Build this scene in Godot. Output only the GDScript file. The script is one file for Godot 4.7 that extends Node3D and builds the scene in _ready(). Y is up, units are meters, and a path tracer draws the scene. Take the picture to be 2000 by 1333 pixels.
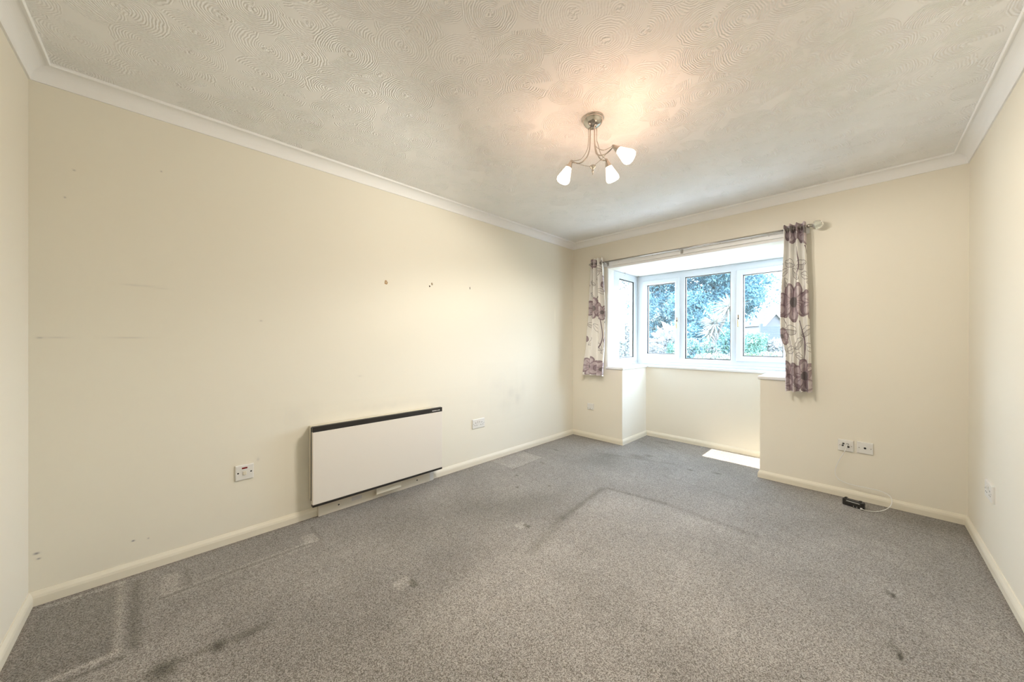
extends Node3D
# An empty living room with a square bay window: cream walls, swirled ceiling, worn carpet, panel heater, three-light fitting.

const W := 3.003      # room width (x), the heater wall is x = 0
const L := 4.006      # room length (z), the bay wall is z = 0
const H := 2.35
const PL := 0.66      # inner faces of the two piers below the window board
const PR := 1.92
const RZ := -0.6      # back of the recess below the window
const OL := 0.473     # opening above the window board
const OR_ := 2.107
const SILL := 0.862
const BAYC := 1.98    # ceiling of the bay
const WZ := -0.72     # inner face of the front window frame

var names := {}
var M := {}
var rng := RandomNumberGenerator.new()

# ---------------------------------------------------------------- tree helpers
func numbered(n: String) -> String:
	var k: int = names.get(n, 0)
	names[n] = k + 1
	return n if k == 0 else "%s_%03d" % [n, k]

func tag(o: Node3D, label: String, category: String, group := "", kind := "") -> Node3D:
	if label: o.set_meta("label", label)
	if category: o.set_meta("category", category)
	if group: o.set_meta("group", group)
	if kind: o.set_meta("kind", kind)
	return o

func thing(called: String, label: String, category: String, at := Vector3.ZERO, turn := 0.0, group := "") -> Node3D:
	var o := Node3D.new()
	o.name = numbered(called)
	add_child(o)
	o.position = at
	o.rotation.y = turn
	tag(o, label, category, group)
	return o

func mesh_of(st: SurfaceTool, smooth := false) -> ArrayMesh:
	st.generate_normals()
	st.index()
	return st.commit()

func part(parent: Node, called: String, st, m: Material, label := "") -> MeshInstance3D:
	var o := MeshInstance3D.new()
	o.mesh = st if st is Mesh else mesh_of(st)
	o.material_override = m
	if parent == self:
		o.name = numbered(called)
		add_child(o)
	else:
		o.name = called
		parent.add_child(o, true)
	if label: o.set_meta("label", label)
	return o

func struct(called: String, label: String, category: String, st, m: Material) -> MeshInstance3D:
	var o := part(self, called, st, m)
	tag(o, label, category, "", "structure")
	return o

# ---------------------------------------------------------------- mesh helpers
func flat(with_uv := false) -> SurfaceTool:
	var st := SurfaceTool.new()
	st.begin(Mesh.PRIMITIVE_TRIANGLES)
	if with_uv:
		st.set_uv(Vector2.ZERO)
		st.set_uv2(Vector2.ZERO)
	st.set_smooth_group(-1)
	return st

func soft() -> SurfaceTool:
	var st := SurfaceTool.new()
	st.begin(Mesh.PRIMITIVE_TRIANGLES)
	st.set_smooth_group(0)
	return st

func tri(st: SurfaceTool, a: Vector3, b: Vector3, c: Vector3, out: Vector3) -> void:
	if (a - c).cross(a - b).dot(out) < 0.0:
		var t := b
		b = c
		c = t
	st.add_vertex(a)
	st.add_vertex(b)
	st.add_vertex(c)

func quad(st: SurfaceTool, a: Vector3, b: Vector3, c: Vector3, d: Vector3, out: Vector3) -> void:
	tri(st, a, b, c, out)
	tri(st, a, c, d, out)

func quad_uv(st: SurfaceTool, p: Array, uv: Array, out: Vector3) -> void:
	var order := [0, 1, 2, 0, 2, 3]
	if (p[0] - p[2]).cross(p[0] - p[1]).dot(out) < 0.0:
		order = [0, 2, 1, 0, 3, 2]
	for i in order:
		st.set_uv(uv[i])
		st.set_uv2(uv[i])
		st.add_vertex(p[i])

func cbox(st: SurfaceTool, lo: Vector3, hi: Vector3, c := 0.002, xf := Transform3D()) -> void:
	# a box with its edges and corners chamfered
	var m := (lo + hi) * 0.5
	var h := (hi - lo) * 0.5
	c = minf(c, minf(h.x, minf(h.y, h.z)) * 0.8)
	var v := func(s: Vector3, axis: int) -> Vector3:
		var p := Vector3(s.x * h.x, s.y * h.y, s.z * h.z)
		for k in 3:
			if k != axis: p[k] -= s[k] * c
		return xf * (m + p)
	for a in 3:
		var b := (a + 1) % 3
		var d := (a + 2) % 3
		for sa in [-1.0, 1.0]:
			var s := Vector3.ZERO
			s[a] = sa
			var pts := []
			for q in [[-1, -1], [1, -1], [1, 1], [-1, 1]]:
				var t := s
				t[b] = q[0]
				t[d] = q[1]
				pts.append(v.call(t, a))
			quad(st, pts[0], pts[1], pts[2], pts[3], xf.basis * s)
			if c > 0.0:
				for sb in [-1.0, 1.0]:
					var e := s
					e[b] = sb
					var e0 := e
					var e1 := e
					e0[d] = -1
					e1[d] = 1
					quad(st, v.call(e0, a), v.call(e1, a), v.call(e1, b), v.call(e0, b), xf.basis * e)
	if c > 0.0:
		for x in [-1.0, 1.0]:
			for y in [-1.0, 1.0]:
				for z in [-1.0, 1.0]:
					var s := Vector3(x, y, z)
					tri(st, v.call(s, 0), v.call(s, 1), v.call(s, 2), xf.basis * s)

func box(lo: Vector3, hi: Vector3, c := 0.002, xf := Transform3D()) -> SurfaceTool:
	var st := flat()
	cbox(st, lo, hi, c, xf)
	return st

func lathe(st: SurfaceTool, prof: Array, n := 24, xf := Transform3D()) -> void:
	# prof: Vector2(radius, height); consecutive rings joined
	for i in prof.size() - 1:
		var a: Vector2 = prof[i]
		var b: Vector2 = prof[i + 1]
		var o2 := Vector2(b.y - a.y, a.x - b.x)
		for k in n:
			var t0 := TAU * k / n
			var t1 := TAU * (k + 1) / n
			var tm := (t0 + t1) * 0.5
			var out := xf.basis * Vector3(cos(tm) * o2.x, o2.y, sin(tm) * o2.x)
			var p := func(r: Vector2, t: float) -> Vector3: return xf * Vector3(cos(t) * r.x, r.y, sin(t) * r.x)
			if a.x < 1e-6:
				tri(st, p.call(a, t0), p.call(b, t0), p.call(b, t1), out)
			elif b.x < 1e-6:
				tri(st, p.call(a, t0), p.call(a, t1), p.call(b, t0), out)
			else:
				quad(st, p.call(a, t0), p.call(a, t1), p.call(b, t1), p.call(b, t0), out)

func turned(prof: Array, n := 24, xf := Transform3D()) -> SurfaceTool:
	var st := soft()
	lathe(st, prof, n, xf)
	return st

func tube(st: SurfaceTool, pts: Array, r, n := 10) -> void:
	var rings := []
	var up := Vector3.UP
	for i in pts.size():
		var d: Vector3 = ((pts[mini(i + 1, pts.size() - 1)] as Vector3) - pts[maxi(i - 1, 0)]).normalized()
		if i == 0 and absf(d.dot(up)) > 0.9: up = Vector3.RIGHT
		var s := d.cross(up).normalized()
		up = s.cross(d).normalized()
		var rr: float = r[i] if r is Array else r
		var ring := []
		for k in n:
			var t := TAU * k / n
			ring.append((pts[i] as Vector3) + (s * cos(t) + up * sin(t)) * rr)
		rings.append(ring)
	for i in rings.size() - 1:
		var mid: Vector3 = (pts[i] + pts[i + 1]) * 0.5
		for k in n:
			var j := (k + 1) % n
			var cen: Vector3 = (rings[i][k] + rings[i][j] + rings[i + 1][k] + rings[i + 1][j]) * 0.25
			quad(st, rings[i][k], rings[i][j], rings[i + 1][j], rings[i + 1][k], cen - mid)
	for e in [0, rings.size() - 1]:
		var c: Vector3 = pts[e]
		var out: Vector3 = c - (pts[1] if e == 0 else pts[pts.size() - 2])
		for k in n:
			tri(st, c, rings[e][k], rings[e][(k + 1) % n], out)

func tubed(pts: Array, r, n := 10) -> SurfaceTool:
	var st := soft()
	tube(st, pts, r, n)
	return st

func curve(pts: Array, steps := 8) -> Array:
	# Catmull-Rom through the points
	var out := []
	for i in pts.size() - 1:
		var a: Vector3 = pts[maxi(i - 1, 0)]
		var b: Vector3 = pts[i]
		var c: Vector3 = pts[i + 1]
		var d: Vector3 = pts[mini(i + 2, pts.size() - 1)]
		for k in steps:
			out.append(b.cubic_interpolate(c, a, d, float(k) / steps))
	out.append(pts[pts.size() - 1])
	return out

func mitres(path: Array, closed: bool) -> Array:
	# for each corner of a horizontal path, the offset of one metre to its left (x right, z down)
	var out := []
	var n := path.size()
	for i in n:
		var ns := []
		for e in [i - 1, i]:
			if not closed and (e < 0 or e >= n - 1): continue
			var d: Vector2 = ((path[posmod(e + 1, n)] as Vector2) - path[posmod(e, n)]).normalized()
			ns.append(Vector2(-d.y, d.x))
		if ns.size() == 1: out.append(ns[0])
		else: out.append((ns[0] + ns[1]) / (1.0 + (ns[0] as Vector2).dot(ns[1])))
	return out

func profile_run(st: SurfaceTool, a: Vector2, ma: Vector2, b: Vector2, mb: Vector2, prof: Array, y0: float, caps := true) -> void:
	# a moulding between two points: prof is a list of Vector2(offset, height)
	var n := (ma + mb).normalized()
	var p := func(base: Vector2, m: Vector2, q: Vector2) -> Vector3: return Vector3(base.x + m.x * q.x, y0 + q.y, base.y + m.y * q.x)
	for i in prof.size() - 1:
		var q0: Vector2 = prof[i]
		var q1: Vector2 = prof[i + 1]
		var o := Vector2(q1.y - q0.y, q0.x - q1.x)
		quad(st, p.call(a, ma, q0), p.call(b, mb, q0), p.call(b, mb, q1), p.call(a, ma, q1), Vector3(n.x * o.x, o.y, n.y * o.x))
	if caps:
		var along := Vector3(b.x - a.x, 0, b.y - a.y)
		for i in range(1, prof.size() - 1):
			tri(st, p.call(a, ma, prof[0]), p.call(a, ma, prof[i]), p.call(a, ma, prof[i + 1]), -along)
			tri(st, p.call(b, mb, prof[0]), p.call(b, mb, prof[i]), p.call(b, mb, prof[i + 1]), along)

func prism(poly: Array, y0: float, y1: float, c: float) -> SurfaceTool:
	# a horizontal board cut to an outline, its long edges eased
	var st := flat()
	var m := mitres(poly, true)
	var area := 0.0
	for i in poly.size():
		area += (poly[i] as Vector2).cross(poly[(i + 1) % poly.size()])
	var s := 1.0 if area > 0.0 else -1.0   # inward
	var ring := func(off: float, y: float) -> Array:
		var r := []
		for i in poly.size():
			var q: Vector2 = poly[i] + m[i] * off * s
			r.append(Vector3(q.x, y, q.y))
		return r
	var rings := [ring.call(c, y0), ring.call(c * 0.3, y0 + c * 0.3), ring.call(0.0, y0 + c), ring.call(0.0, y1 - c), ring.call(c * 0.3, y1 - c * 0.3), ring.call(c, y1)]
	for k in rings.size() - 1:
		for i in poly.size():
			var j := (i + 1) % poly.size()
			var mm: Vector2 = -(m[i] + m[j]) * s
			quad(st, rings[k][i], rings[k][j], rings[k + 1][j], rings[k + 1][i], Vector3(mm.x, (k - 2) * 0.7, mm.y))
	for e in [[0, Vector3.DOWN], [rings.size() - 1, Vector3.UP]]:
		var flat_poly := PackedVector2Array()
		for p in rings[e[0]]: flat_poly.append(Vector2(p.x, p.z))
		var ids := Geometry2D.triangulate_polygon(flat_poly)
		for i in range(0, ids.size(), 3):
			tri(st, rings[e[0]][ids[i]], rings[e[0]][ids[i + 1]], rings[e[0]][ids[i + 2]], e[1])
	return st

# ---------------------------------------------------------------- materials
func mat(c: Color, rough := 0.6, metal := 0.0) -> StandardMaterial3D:
	var m := StandardMaterial3D.new()
	m.albedo_color = c
	m.roughness = rough
	m.metallic = metal
	return m

func lin(r: float, g: float, b: float) -> Color:
	return Color(r, g, b).linear_to_srgb()

func noise_tex(size: int, freq: float, seed_: int, type := FastNoiseLite.TYPE_SIMPLEX_SMOOTH, oct := 3, ramp: Gradient = null) -> NoiseTexture2D:
	var n := FastNoiseLite.new()
	n.noise_type = type
	n.frequency = freq
	n.seed = seed_
	n.fractal_octaves = oct
	var t := NoiseTexture2D.new()
	t.width = size
	t.height = size
	t.seamless = true
	t.noise = n
	if ramp: t.color_ramp = ramp
	return t

func ramp(a: Color, b: Color) -> Gradient:
	var g := Gradient.new()
	g.set_color(0, a)
	g.set_color(1, b)
	return g

func make_materials() -> void:
	M.cream = mat(lin(0.83, 0.784, 0.668), 0.75)
	M.ceiling = mat(lin(0.91, 0.91, 0.89), 0.85)
	M.ceiling.heightmap_enabled = true
	M.ceiling.heightmap_texture = swirl_texture()
	M.ceiling.heightmap_scale = 0.5
	M.white_paint = mat(lin(0.84, 0.835, 0.81), 0.6)
	M.coving = mat(lin(0.90, 0.90, 0.88), 0.7)
	M.skirting = mat(lin(0.80, 0.75, 0.62), 0.45)
	M.gloss = mat(lin(0.83, 0.83, 0.81), 0.35)
	M.upvc = mat(lin(0.66, 0.715, 0.76), 0.3)
	M.gasket = mat(lin(0.02, 0.022, 0.025), 0.6)
	M.glass = mat(Color(0.93, 0.97, 1.0, 0.06), 0.02)
	M.glass.transparency = BaseMaterial3D.TRANSPARENCY_ALPHA
	M.plastic = mat(lin(0.78, 0.77, 0.73), 0.35)
	M.plastic_old = mat(lin(0.72, 0.68, 0.56), 0.4)
	M.heater_white = mat(lin(0.79, 0.745, 0.665), 0.4)
	M.heater_side = mat(lin(0.74, 0.68, 0.56), 0.45)
	M.black = mat(lin(0.018, 0.016, 0.014), 0.45)
	M.dark = mat(lin(0.012, 0.012, 0.012), 0.6)
	M.white_ink = mat(lin(0.75, 0.74, 0.70), 0.5)
	M.red = mat(lin(0.22, 0.006, 0.012), 0.2)
	M.chrome = mat(lin(0.56, 0.52, 0.47), 0.10, 1.0)
	M.steel = mat(lin(0.45, 0.43, 0.40), 0.3, 1.0)
	M.brass = mat(lin(0.55, 0.45, 0.26), 0.3, 1.0)
	M.crystal = mat(Color(0.95, 0.97, 0.96, 0.1), 0.02)
	M.crystal.refraction_enabled = true
	M.crystal.refraction_scale = 0.025
	M.shade = mat(lin(0.9, 0.86, 0.8), 0.35)
	M.shade.emission_enabled = true
	M.shade.emission = lin(1.0, 0.90, 0.76)
	M.shade.emission_energy_multiplier = 1.6
	M.bulb = mat(lin(0.9, 0.86, 0.8), 0.35)
	M.bulb.emission_enabled = true
	M.bulb.emission = lin(1.0, 0.84, 0.62)
	M.bulb.emission_energy_multiplier = 3.0
	M.plug = mat(lin(0.40, 0.22, 0.09), 0.8)
	M.hole = mat(lin(0.06, 0.03, 0.015), 0.9)
	M.cable = mat(lin(0.80, 0.79, 0.76), 0.4)
	M.label = mat(lin(0.62, 0.58, 0.54), 0.5)
	# carpet: a fine twisted pile, and over it the wear of the whole floor
	M.carpet = mat(Color.WHITE, 0.95)
	var pile := pile_textures()
	M.carpet.albedo_texture = pile[0]
	M.carpet.uv1_scale = Vector3(4.1, 6.3, 1)
	M.carpet.heightmap_enabled = true
	M.carpet.heightmap_texture = pile[1]
	M.carpet.heightmap_scale = 0.2
	M.carpet.detail_enabled = true
	M.carpet.detail_blend_mode = BaseMaterial3D.BLEND_MODE_MUL
	M.carpet.detail_uv_layer = BaseMaterial3D.DETAIL_UV_2
	M.carpet.detail_albedo = carpet_wear()
	M.carpet.rim_enabled = true
	M.carpet.rim = 0.3
	M.wall_marked = mat(Color.WHITE, 0.75)
	M.wall_marked.albedo_texture = wall_marks()
	# garden
	M.lawn = mat(lin(0.09, 0.105, 0.06), 0.9)
	M.lawn.albedo_texture = noise_tex(512, 0.02, 31, FastNoiseLite.TYPE_SIMPLEX, 4, ramp(lin(0.6, 0.6, 0.5), lin(1, 1, 1)))
	M.lawn.uv1_scale = Vector3(8, 8, 8)
	M.bark = mat(lin(0.16, 0.15, 0.135), 0.9)
	M.fence_wood = mat(lin(0.075, 0.085, 0.10), 0.8)
	M.fence_dark = mat(lin(0.035, 0.075, 0.12), 0.8)
	M.shed_wall = mat(lin(0.115, 0.11, 0.108), 0.8)
	M.shed_roof = mat(lin(0.07, 0.073, 0.08), 0.8)
	M.leaf = mat(Color.WHITE, 0.55)
	M.leaf.vertex_color_use_as_albedo = true
	M.leaf.cull_mode = BaseMaterial3D.CULL_DISABLED

func swirl_texture() -> ImageTexture:
	# hand-swirled plaster: overlapping comb sweeps, each laid over the ones before
	var n := 1536
	var size := 3.1
	var r := RandomNumberGenerator.new()
	r.seed = 77
	var warp := FastNoiseLite.new()
	warp.frequency = 0.02
	warp.seed = 5
	var wob: PackedByteArray = warp.get_image(n, n).get_data()
	var fine := FastNoiseLite.new()
	fine.frequency = 0.12
	fine.seed = 9
	var grit: PackedByteArray = fine.get_image(n, n).get_data()
	var data := PackedByteArray()
	data.resize(n * n)
	data.fill(120)
	var px := n / size
	var step := 0.155
	var cells := int(size / step)
	var spots := []
	for j in cells:
		for i in cells:
			spots.append(Vector2((i + 0.5 + r.randf_range(-0.35, 0.35)) * step, (j + 0.5 + r.randf_range(-0.35, 0.35)) * step))
	for i in range(spots.size() - 1, 0, -1):
		var k := r.randi_range(0, i)
		var t: Vector2 = spots[i]
		spots[i] = spots[k]
		spots[k] = t
	for s in spots:
		var rad := int(r.randf_range(0.085, 0.135) * px)
		var cx := int(s.x * px)
		var cy := int(s.y * px)
		var k0 := TAU / (r.randf_range(0.0075, 0.0105) * px)
		var gap := r.randf() * TAU
		var open := r.randf_range(0.3, 1.1)
		var depth := r.randf_range(0.45, 1.0)
		for y in range(-rad, rad + 1):
			var row := posmod(cy + y, n) * n
			for x in range(-rad, rad + 1):
				var d2 := x * x + y * y
				if d2 > rad * rad: continue
				var at := row + posmod(cx + x, n)
				var d := sqrt(d2)
				var a := absf(angle_difference(atan2(y, x), gap))
				if a < open * 0.5: continue
				var w := (wob[at] - 128) * 0.022
				var h := sin(d * k0 + w * 2.2) * depth
				if d < rad * 0.16: h = (grit[at] - 128) * 0.02
				data[at] = clampi(int(128 + 90 * h + (grit[at] - 128) * 0.22), 0, 255)
	return ImageTexture.create_from_image(Image.create_from_data(n, n, false, Image.FORMAT_L8, data))

func pile_textures() -> Array:
	# tufts of twisted yarn about 4 mm across, each a little lighter or darker
	var n := 512
	var r := RandomNumberGenerator.new()
	r.seed = 19
	var raw := PackedFloat32Array()
	raw.resize(n * n)
	for i in n * n: raw[i] = r.randf()
	var rgb := PackedByteArray()
	rgb.resize(n * n * 3)
	var hgt := PackedByteArray()
	hgt.resize(n * n)
	for y in n:
		var up := posmod(y - 1, n) * n
		var here := y * n
		var down := posmod(y + 1, n) * n
		for x in n:
			var a := posmod(x - 1, n)
			var b := posmod(x + 1, n)
			var v := raw[here + x] * 0.42 + (raw[here + a] + raw[here + b] + raw[up + x] + raw[down + x]) * 0.145
			v = clampf((v - 0.5) * 2.6 + 0.5, 0.0, 1.0)
			hgt[here + x] = int(v * 255)
			var t := (here + x) * 3
			var c := lin(lerpf(0.16, 0.60, v), lerpf(0.140, 0.56, v), lerpf(0.118, 0.51, v))
			rgb[t] = c.r8
			rgb[t + 1] = c.g8
			rgb[t + 2] = c.b8
	return [ImageTexture.create_from_image(Image.create_from_data(n, n, false, Image.FORMAT_RGB8, rgb)), ImageTexture.create_from_image(Image.create_from_data(n, n, false, Image.FORMAT_L8, hgt))]

func carpet_wear() -> ImageTexture:
	# x 0..W and z RZ..L of the floor; 255 leaves the carpet as it is
	var w := 768
	var h := 1180
	var broad := FastNoiseLite.new()
	broad.frequency = 0.006
	broad.seed = 21
	broad.fractal_octaves = 4
	var bn: PackedByteArray = broad.get_image(w, h).get_data()
	var streak := FastNoiseLite.new()
	streak.frequency = 0.03
	streak.seed = 8
	var sn: PackedByteArray = streak.get_image(w, h).get_data()
	var img := Image.create(w, h, false, Image.FORMAT_RGB8)
	var rects := [   # centre x, z, half x, half z, edge, amount: pressed and lifted pile
		[0.997, 2.783, 0.032, 0.034, 0.008, 0.16], [1.031, 2.009, 0.026, 0.03, 0.008, 0.16], [0.17, 1.15, 0.145, 0.21, 0.02, 0.10], [0.27, 2.99, 0.05, 0.03, 0.012, 0.14], [0.22, 3.57, 0.09, 0.026, 0.012, 0.10],
		[1.03, 2.75, 0.028, 0.012, 0.01, -0.22], [1.06, 1.985, 0.022, 0.01, 0.008, -0.25], [0.33, 3.84, 0.25, 0.115, 0.02, -0.10],
	]
	var lines := [   # from x, z to x, z, width, amount
		[0.06, 3.735, 0.59, 3.715, 0.014, 0.17], [0.595, 3.72, 0.60, 4.0, 0.016, 0.20], [0.06, 3.74, 0.05, 3.97, 0.012, 0.14], [0.10, 3.685, 0.60, 3.67, 0.02, -0.16], [0.64, 3.7, 0.645, 3.98, 0.01, -0.18],
		[0.30, 3.6, 0.31, 2.98, 0.008, 0.12], [0.345, 3.6, 0.35, 3.0, 0.008, 0.08], [0.33, 3.6, 0.325, 3.0, 0.006, -0.12], [0.15, 3.51, 0.30, 3.50, 0.01, -0.10], [0.14, 2.945, 0.33, 2.945, 0.010, -0.10],
		[1.10, 1.16, 1.16, 1.75, 0.022, -0.17], [1.16, 1.75, 1.26, 2.15, 0.035, -0.10], [1.12, 1.13, 1.55, 1.06, 0.015, -0.14], [1.55, 1.06, 2.1, 1.10, 0.022, -0.07], [0.33, 1.38, 0.31, 0.95, 0.008, -0.14], [0.03, 0.93, 0.31, 0.93, 0.008, -0.10],
		[0.80, 3.62, 0.83, 3.30, 0.022, -0.12], [0.64, 0.42, 1.3, 0.2, 0.02, -0.07], [0.7, -0.3, 1.2, -0.05, 0.012, -0.06], [2.40, 0.27, 2.95, 0.36, 0.006, -0.10], [1.3, 0.55, 1.9, 0.62, 0.012, -0.05],
	]
	var spots := [   # x, z, radius x, radius z, amount
		[0.814, 3.591, 0.05, 0.035, -0.34], [0.823, 3.442, 0.026, 0.018, -0.42], [0.84, 3.35, 0.02, 0.05, -0.12], [2.636, 1.237, 0.006, 0.018, -0.55], [2.62, 1.225, 0.014, 0.02, -0.2], [2.635, 1.669, 0.007, 0.022, -0.6], [2.62, 1.63, 0.018, 0.04, -0.14],
		[0.949, 0.237, 0.09, 0.05, -0.15], [1.02, 0.14, 0.04, 0.03, -0.2], [0.736, 0.411, 0.16, 0.12, -0.14], [0.78, 0.62, 0.25, 0.16, -0.12], [0.408, 1.06, 0.05, 0.02, -0.12], [0.25, 0.66, 0.03, 0.012, -0.3], [0.93, -0.42, 0.08, 0.03, -0.16], [1.08, -0.3, 0.05, 0.02, -0.14],
		[0.86, 1.75, 0.17, 0.26, -0.12], [0.70, 2.05, 0.2, 0.18, -0.10], [1.45, 0.25, 0.03, 0.014, -0.28], [1.64, 0.17, 0.035, 0.015, -0.30], [0.45, 1.45, 0.016, 0.008, -0.4], [0.78, 1.42, 0.012, 0.010, -0.35], [0.62, 1.62, 0.014, 0.01, -0.35], [0.55, 2.5, 0.35, 0.3, -0.07], [1.3, 3.1, 0.5, 0.4, -0.06], [0.47, 2.9, 0.2, 0.25, 0.06],
		[2.85, 2.2, 0.2, 0.5, -0.08], [2.9, 0.15, 0.25, 0.12, -0.08],
	]
	for y in h:
		var z := RZ + (L - RZ) * (y + 0.5) / h
		for x in w:
			var px := W * (x + 0.5) / w
			var i := y * w + x
			var f := 1.0 + (bn[i] - 128) * 0.0005 + (sn[i] - 128) * 0.0002
			# dirt along the walls, least by the recess
			var e := minf(minf(px, W - px), L - z)
			if px < PL or px > PR: e = minf(e, z)
			else: e = minf(e, z - RZ)
			f -= 0.22 * exp(-e / 0.022)
			# where furniture stood the pile is cleaner
			if px > 1.12 and z > 1.1:
				f += 0.07 * clampf((px - 1.12) / 0.12, 0, 1) * clampf((z - 1.08) / 0.08, 0, 1) * clampf((3.0 - px) / 1.4, 0, 1)
			var warm := 0.0
			if e < 0.05: warm = 0.06 * (1.0 - e / 0.05)
			var v := clampf(f * 0.86, 0.0, 1.0)
			img.set_pixel(x, y, Color(v, v * (1.0 - warm * 0.5), v * (1.0 - warm)))
	var touch := func(x0: float, z0: float, x1: float, z1: float, fn: Callable) -> void:
		for y in range(maxi(0, int((z0 - RZ) / (L - RZ) * h)), mini(h, int((z1 - RZ) / (L - RZ) * h) + 1)):
			var z := RZ + (L - RZ) * (y + 0.5) / h
			for x in range(maxi(0, int(x0 / W * w)), mini(w, int(x1 / W * w) + 1)):
				var a: float = fn.call(W * (x + 0.5) / w, z)
				if absf(a) > 0.003:
					var k := 1.0 + a * (0.8 + 0.4 * sn[y * w + x] / 255.0)
					var c := img.get_pixel(x, y)
					img.set_pixel(x, y, Color(minf(c.r * k, 1), minf(c.g * k, 1), minf(c.b * (k + minf(a, 0.0) * 0.12), 1)))
	for r in rects:
		touch.call(r[0] - r[2] - r[4] * 2, r[1] - r[3] - r[4] * 2, r[0] + r[2] + r[4] * 2, r[1] + r[3] + r[4] * 2, func(px, z): return r[5] * smoothstep(r[4], -r[4] * 0.3, absf(px - r[0]) - r[2]) * smoothstep(r[4], -r[4] * 0.3, absf(z - r[1]) - r[3]))
	for l in lines:
		var a := Vector2(l[0], l[1])
		var b := Vector2(l[2], l[3])
		var m: float = l[4] * 2.5
		touch.call(minf(a.x, b.x) - m, minf(a.y, b.y) - m, maxf(a.x, b.x) + m, maxf(a.y, b.y) + m, func(px, z):
			var p := Vector2(px, z)
			var d := p.distance_to(Geometry2D.get_closest_point_to_segment(p, a, b))
			return l[5] * exp(-pow(d / l[4], 2.0)))
	for s in spots:
		touch.call(s[0] - s[2] * 2.2, s[1] - s[3] * 2.2, s[0] + s[2] * 2.2, s[1] + s[3] * 2.2, func(px, z): return s[4] * exp(-pow((px - s[0]) / s[2], 2.0) - pow((z - s[1]) / s[3], 2.0)))
	return ImageTexture.create_from_image(img)

func wall_marks() -> ImageTexture:
	# the heater wall: u runs with z from 0 to L, v down from the ceiling
	var w := 1500
	var h := 880
	var img := Image.create(w, h, false, Image.FORMAT_RGB8)
	var c0 := lin(0.83, 0.784, 0.668)
	img.fill(c0)
	var n := FastNoiseLite.new()
	n.frequency = 0.02
	n.seed = 3
	var nb: PackedByteArray = n.get_image(w, h).get_data()
	var marks := [   # z, y, half z, half y, amount
		[1.08, 0.62, 0.05, 0.06, -0.05], [0.98, 0.55, 0.035, 0.05, -0.07], [1.25, 0.72, 0.12, 0.1, -0.025], [1.15, 0.50, 0.1, 0.07, -0.03], [0.9, 0.62, 0.05, 0.12, -0.03],
		[3.679, 1.427, 0.045, 0.004, -0.10], [3.60, 1.42, 0.02, 0.003, -0.07], [3.717, 1.167, 0.05, 0.003, -0.12], [3.93, 1.166, 0.03, 0.003, -0.12], [3.977, 1.165, 0.008, 0.003, -0.25],
		[3.985, 0.223, 0.007, 0.004, -0.6], [3.979, 0.198, 0.005, 0.003, -0.55], [3.699, 0.163, 0.005, 0.003, -0.6], [3.647, 0.155, 0.003, 0.003, -0.3], [3.602, 2.021, 0.003, 0.003, -0.4], [3.882, 1.93, 0.004, 0.003, -0.3], [3.908, 1.799, 0.003, 0.003, -0.4], [3.195, 0.445, 0.006, 0.010, -0.14], [3.181, 1.272, 0.006, 0.004, -0.25],
		[2.6, 0.9, 0.012, 0.004, -0.1], [0.36, 1.45, 0.012, 0.08, 0.06], [2.95, 0.40, 0.05, 0.16, -0.06], [3.0, 0.66, 0.06, 0.05, -0.03], [2.4, 0.66, 0.4, 0.035, -0.05],  # the soft patch at the left end of the heater paints its shadow
	]
	for m in marks:
		for y in range(maxi(0, int((H - m[1] - m[3] * 2.2) / H * h)), mini(h, int((H - m[1] + m[3] * 2.2) / H * h) + 1)):
			for x in range(maxi(0, int((m[0] - m[2] * 2.2) / L * w)), mini(w, int((m[0] + m[2] * 2.2) / L * w) + 1)):
				var pz := L * (x + 0.5) / w
				var py := H - H * (y + 0.5) / h
				var a: float = 0.6 * m[4] * exp(-pow((pz - m[0]) / m[2], 2.0) - pow((py - m[1]) / m[3], 2.0)) * (0.5 + nb[y * w + x] / 255.0)
				var c := img.get_pixel(x, y)
				img.set_pixel(x, y, Color(c.r * (1 + a), c.g * (1 + a), minf(c.b * (1 + a * 0.9), 1)))
	return ImageTexture.create_from_image(img)

# ---------------------------------------------------------------- light and camera
func camera_and_light() -> void:
	var cam := Camera3D.new()
	cam.name = "camera"
	add_child(cam)
	cam.position = Vector3(2.53678, 1.15812, 3.5817)
	cam.rotation = Vector3(-0.00174, 0.789796, 0.002286)
	cam.fov = rad_to_deg(2.0 * atan(666.5 / 680.3))
	cam.near = 0.02
	cam.far = 200.0
	cam.current = true
	var e := Environment.new()
	var sky := Sky.new()
	var sm := ProceduralSkyMaterial.new()
	sm.sky_top_color = Color(0.76, 0.87, 1.0)
	sm.sky_horizon_color = Color(0.93, 0.975, 1.0)
	sm.ground_bottom_color = Color(0.55, 0.58, 0.52)
	sm.ground_horizon_color = Color(0.75, 0.80, 0.80)
	sm.sky_energy_multiplier = 3.3
	sm.ground_energy_multiplier = 1.6
	sky.sky_material = sm
	e.background_mode = Environment.BG_SKY
	e.sky = sky
	e.tonemap_mode = Environment.TONE_MAPPER_LINEAR
	e.tonemap_exposure = 1.1
	e.sdfgi_enabled = true
	e.ssao_enabled = true
	e.ssil_enabled = true
	var we := WorldEnvironment.new()
	we.name = "world_environment"
	we.environment = e
	add_child(we)
	var sun := DirectionalLight3D.new()
	sun.name = "sun"
	sun.light_color = Color(1.0, 0.97, 0.92)
	sun.light_energy = 5.6
	sun.light_angular_distance = 0.6
	sun.shadow_enabled = true
	sun.sky_mode = DirectionalLight3D.SKY_MODE_LIGHT_ONLY
	add_child(sun)
	sun.look_at_from_position(Vector3.ZERO, Vector3(0.84, -1.0, 0.02))

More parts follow.
